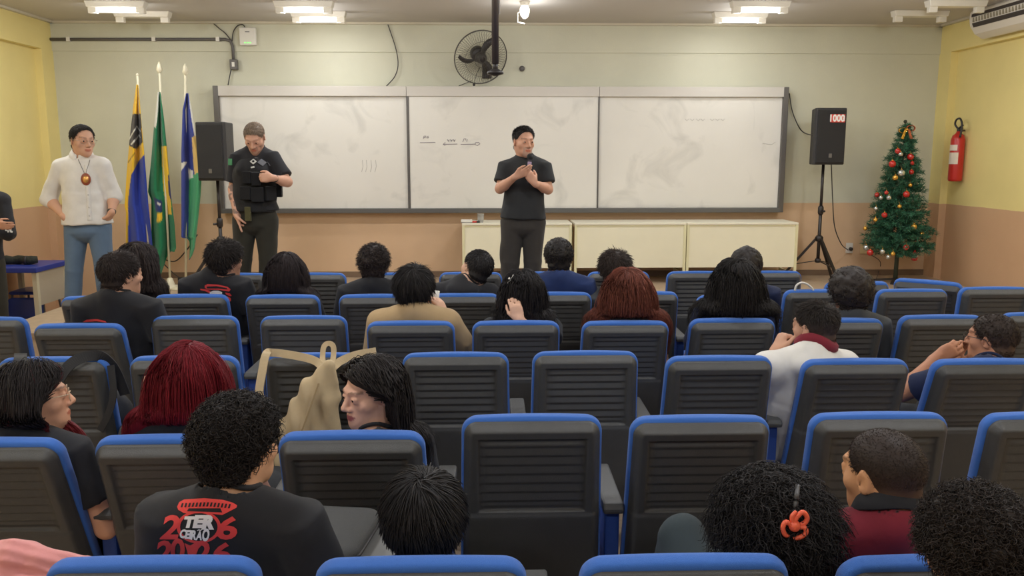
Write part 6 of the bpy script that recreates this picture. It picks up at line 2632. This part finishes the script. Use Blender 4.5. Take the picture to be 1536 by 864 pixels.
bvg = None
for o in COL.objects:
    if o.get('label', '').startswith('girl with big black curls'):
        for c in o.children:
            if c.name.startswith('hair'):
                bvg = bvh_plain(c)
                curly_o = o
p, n_, d_ = hit(bvg, 1192, 787)
t = thing('hair_clip', 'orange claw hair clip in the big black curls of the girl', 'hair clip', p - d_ * .012)
vx, vz = Vector(RC @ Vector((1, 0, 0))), Vector(RC @ Vector((0, 1, 0)))
g = lambda x, y, dp=0: vx * (x / 620) + vz * (-y / 620) - d_ * dp
for pts in ([(-2, -2), (4, -12), (12, -18), (18, -10), (14, -2), (6, 0)], [(-2, 4), (-12, -4), (-17, 4), (-14, 14), (-8, 16)],
            [(4, 4), (14, 4), (16, 12), (8, 18), (-2, 20)], [(0, 0), (-4, -10), (2, -20)]):
    P = spline([g(x, y, .004 + .004 * math.sin(i)) for i, (x, y) in enumerate(pts)], 5)
    MB().tube(P, [.0058] * (len(P) - 3) + [.005, .004, .003], 8).build('claw', M_orange, t, True)
MB().sphere(g(0, 2, .004), (.014, .012, .014), 12, 8).build('hinge', M_orange, t, True)
pts = []
for k in range(10):
    q, n2, d2 = hit(bvg, 1197 - 5 * k / 9, 727 + 44 * k / 9)
    if q is not None:
        pts.append(q - d2 * .006)
if len(pts) > 2:
    t = MB().tube([q - pts[0] for q in pts], .006, 8).build('headband', mat('headband_grey', (74, 72, 72), .4), None, True, loc=pts[0])
    tag(t, 'thin grey headband end above the orange hair clip', 'headband')
# white clip in the bob
for o in COL.objects:
    if o.get('label', '').startswith('girl with a black bob'):
        for c in o.children:
            if c.name.startswith('hair'):
                bvq = bvh_plain(c)
p, n_, d_ = hit(bvq, 766, 420)
if p is not None:
    t = thing('hair_clip', 'small white bow clip in the black bob of the girl holding her hair', 'hair clip', p - d_ * .004)
    for a, b_ in (((-.016, -.02), (.0, .0)), ((.0, .0), (.018, .028)), ((-.012, .012), (.008, -.006))):
        MB().tube([vx * a[0] + vz * a[1], vx * b_[0] + vz * b_[1]], .006, 8).build('bow', M_white, t, True)
# cup in the hand of the tan sweatshirt
c0 = at_y(652, 447, 4.80)
t = MB().lathe([(.022, -.04), (.03, .04), (.027, .04), (.02, -.035)], n=16).build('paper_cup', mat('cup_white', (232, 228, 220), .5), None, True, loc=c0)
tag(t, 'small white cup held at the face by the person in the tan sweatshirt', 'cup')

# beige backpack on the fourth row chair
M_bp = mat('beige_canvas', (206, 184, 146), .85, var=.06, scale=20, bump=.4, bscale=700, sheen=.1)
ybk = lambda px, py: 3.645 - .135 + (py - 535) * .0004


def bpz(px, py, dp=0.0):
    return at_y(px, py, ybk(px, py) - .07 - dp)


t = thing('backpack', 'beige canvas backpack hanging by its straps over the empty chair', 'backpack', bpz(470, 600))
bo = Vector(t.location)
P = []
for a, b_, ra, rb in (((490, 548), (472, 590), .020, .060), ((472, 590), (455, 640), .060, .085), ((455, 640), (450, 690), .085, .10), ((492, 550), (494, 600), .022, .045), ((494, 600), (490, 680), .045, .07), ((468, 575), (432, 650), .03, .05)):
    P.append(cap(A(*(bpz(*a) - bo)), A(*(bpz(*b_) - bo)), ra, rb, .025))


def bpost(Pp, f):
    w = Pp[:, 0] * 9 + Pp[:, 2] * 2.2
    return f + .008 * np.sin(w * 9).astype(np.float32) * np.clip((-Pp[:, 2] + .28) / .2, .2, 1) + .004 * pnoise(Pp, 45, 5)


V_, F_ = surface(P, .008, bpost, 1)
V_[:, 1] = V_[:, 1] * .75
mk('bag_body', V_, [F_], M_bp, t, True)


def ribbon(pts, w, th, name, mt, parent, org, side=None):
    P = spline(pts, 6)
    V, F = [], []
    for i, p in enumerate(P):
        d = (P[min(i + 1, len(P) - 1)] - P[max(i - 1, 0)]).normalized()
        s = side.normalized() if side is not None else d.cross(Vector((0, -1, .2))).normalized()
        n_ = d.cross(s).normalized()
        for a, b_ in ((-1, -1), (1, -1), (1, 1), (-1, 1)):
            V.append(p - org + s * a * w / 2 + n_ * b_ * th / 2)
    for i in range(len(P) - 1):
        for k in range(4):
            F.append([i * 4 + k, i * 4 + (k + 1) % 4, i * 4 + 4 + (k + 1) % 4, i * 4 + 4 + k])
    F += [[3, 2, 1, 0], [len(V) - 4 + k for k in range(4)]]
    return MB().add(V, F).build(name, mt, parent, False)


ytop = 3.645 - .085
tp = lambda px, py, dy=0.0: at_y(px, py, ytop + dy)
ribbon([bpz(488, 556), tp(472, 541, -.05), tp(440, 533, -.03), tp(408, 529, -.01), tp(399, 532, -.05), tp(393, 560, -.09), tp(389, 590, -.12), tp(396, 606, -.12), tp(410, 640, -.13)], .034, .008, 'strap', M_bp, t, bo)
ribbon([bpz(494, 556), tp(512, 541, -.05), tp(535, 532, -.03), tp(558, 528, -.01), tp(563, 527, .03)], .034, .008, 'strap', M_bp, t, bo)
ribbon([bpz(486, 556), tp(484, 536, -.05), tp(486, 520, -.03), tp(493, 515, -.02), tp(500, 520, -.03), tp(500, 536, -.05), bpz(496, 556)], .022, .008, 'grab_loop', M_bp, t, bo)
p = bpz(399, 604)
MB().box(tp(394, 600, -.13) - bo, (.03, .012, .022)).build('buckle', M_white, t)
ribbon([bpz(478, 575, .055), bpz(466, 610, .075), bpz(448, 660, .10)], .006, .006, 'seam', mat('beige_seam', (170, 146, 108), .8), t, bo)
# black bag straps over the first chair of the fourth row
M_strap = mat('black_webbing', (38, 38, 40), .7, bump=.3, bscale=600)
ytop = 3.645 - .085
o0 = tp(30, 540)
t = thing('shoulder_bag', 'black shoulder bag hung behind an empty chair, its strap over the top', 'bag', o0)
ribbon([tp(30, 553, -.075), tp(30, 543, -.06), tp(31, 537, -.03), tp(31, 534, .03), tp(31, 533, .08), at_y(31, 560, 3.72)], .055, .006, 'strap', M_strap, t, o0, Vector((1, 0, 0)))
ribbon([tp(86, 574, -.085), tp(97, 556, -.075), tp(110, 543, -.055), tp(128, 535, -.03), tp(150, 534, .0), tp(166, 546, .03), tp(176, 562, .05), tp(188, 592, .06)], .045, .006, 'strap', M_strap, t, o0)
ribbon([tp(166, 548, .0), tp(170, 590, -.02), tp(163, 620, -.02), tp(150, 646, -.02)], .03, .005, 'strap', M_strap, t, o0)
V_, F_ = surface([ell((0, 0, 0), (.19, .055, .13), None, .02), ell((.02, .01, -.05), (.18, .06, .10), None, .03)], .01, lambda P_, f: f + .005 * pnoise(P_, 30, 4), 1)
mk('bag_body', V_, [F_], M_strap, t, True, Vector((-1.86, 3.645 + .20, .66)) - Vector(o0))
# pink cloth
M_pink = mat('pink_cloth', (226, 150, 146), .85, bump=.3, bscale=700, sheen=.2)
YP_ = 2.06
p0 = at_y(90, 845, YP_)
P = []
for a, b_, ra, rb in (((-40, 842), (40, 836), .05, .045), ((20, 834), (70, 842), .042, .034), ((60, 840), (130, 845), .034, .026), ((130, 845), (200, 848), .026, .010), ((-20, 880), (190, 890), .08, .07), ((60, 856), (180, 862), .03, .03)):
    P.append(cap(A(*(at_y(*a, YP_) - p0)), A(*(at_y(*b_, YP_ + .02) - p0)), ra, rb, .015))
V_, F_ = surface(P, .006, lambda P_, f: f + .006 * np.abs(np.sin(P_[:, 0] * 16 + P_[:, 2] * 95 + P_[:, 1] * 70 + 1.5 * np.sin(P_[:, 0] * 9))).astype(np.float32) + .005 * pnoise(P_, 40, 6, 2), 1)
tag(mk('folded_jacket', V_, [F_], M_pink, None, True, p0), 'pink jacket bundled on the seat left of the boy with the 2026 print', 'jacket')
# writing tablet, dark case, white stick
pt3 = at_z(508, 815, .80)
t = thing('writing_tablet', 'grey writing tablet arm beside the boy with the 2026 print', 'tablet arm', (pt3.x, pt3.y, .80))
V, F = rounded_slab(.26, .34, .018, .05)
o = mk('tablet', V, F, mat('tablet_grey', (112, 112, 110), .5), t, True, (.03, .01, -.012))
MB().tube([(.03, .05, -.02), (.03, .06, -.16), (-.02, .02, -.22), (-.02, .02, -.80)], .016, 8).build('support', M_steel, t, True)
t = thing('laptop_case', 'dark grey zipped case lying on the grey writing tablet', 'case', (pt3.x - .03, pt3.y + .01, .80 + .0))
V, F = rounded_slab(.24, .31, .045, .05)
o = mk('case_body', V, F, mat('case_grey', (64, 64, 63), .7, bump=.4, bscale=400), t, True, (0, 0, .022))
t.rotation_euler = (0, 0, math.radians(-8))
MB().tube([(x, y, .022) for x, y in [(-.10, -.158), (.07, -.158), (.122, -.11), (.123, .12)]], .004, 6).build('zip', M_fan, t, True)
p = at_z(493, 817, .80 + .05)
t = bevel(MB().box((0, 0, 0), (.032, .014, .010), Matrix.Rotation(.2, 3, 'Z')).build('usb_stick', M_white, None, loc=p), .002)
tag(t, 'small white stick lying on the dark grey case', 'usb stick')
# white cord loop
c0 = at_y(1195, 434, 5.30)
q = [at_y(x, y, 5.32) for x, y in ((1192, 436), (1195, 428), (1203, 424), (1212, 427), (1219, 434), (1221, 442))]
cable('cord_loop', 'white cord loop sticking up beyond a chair left of the big afro', q, .007, 6, M_white)
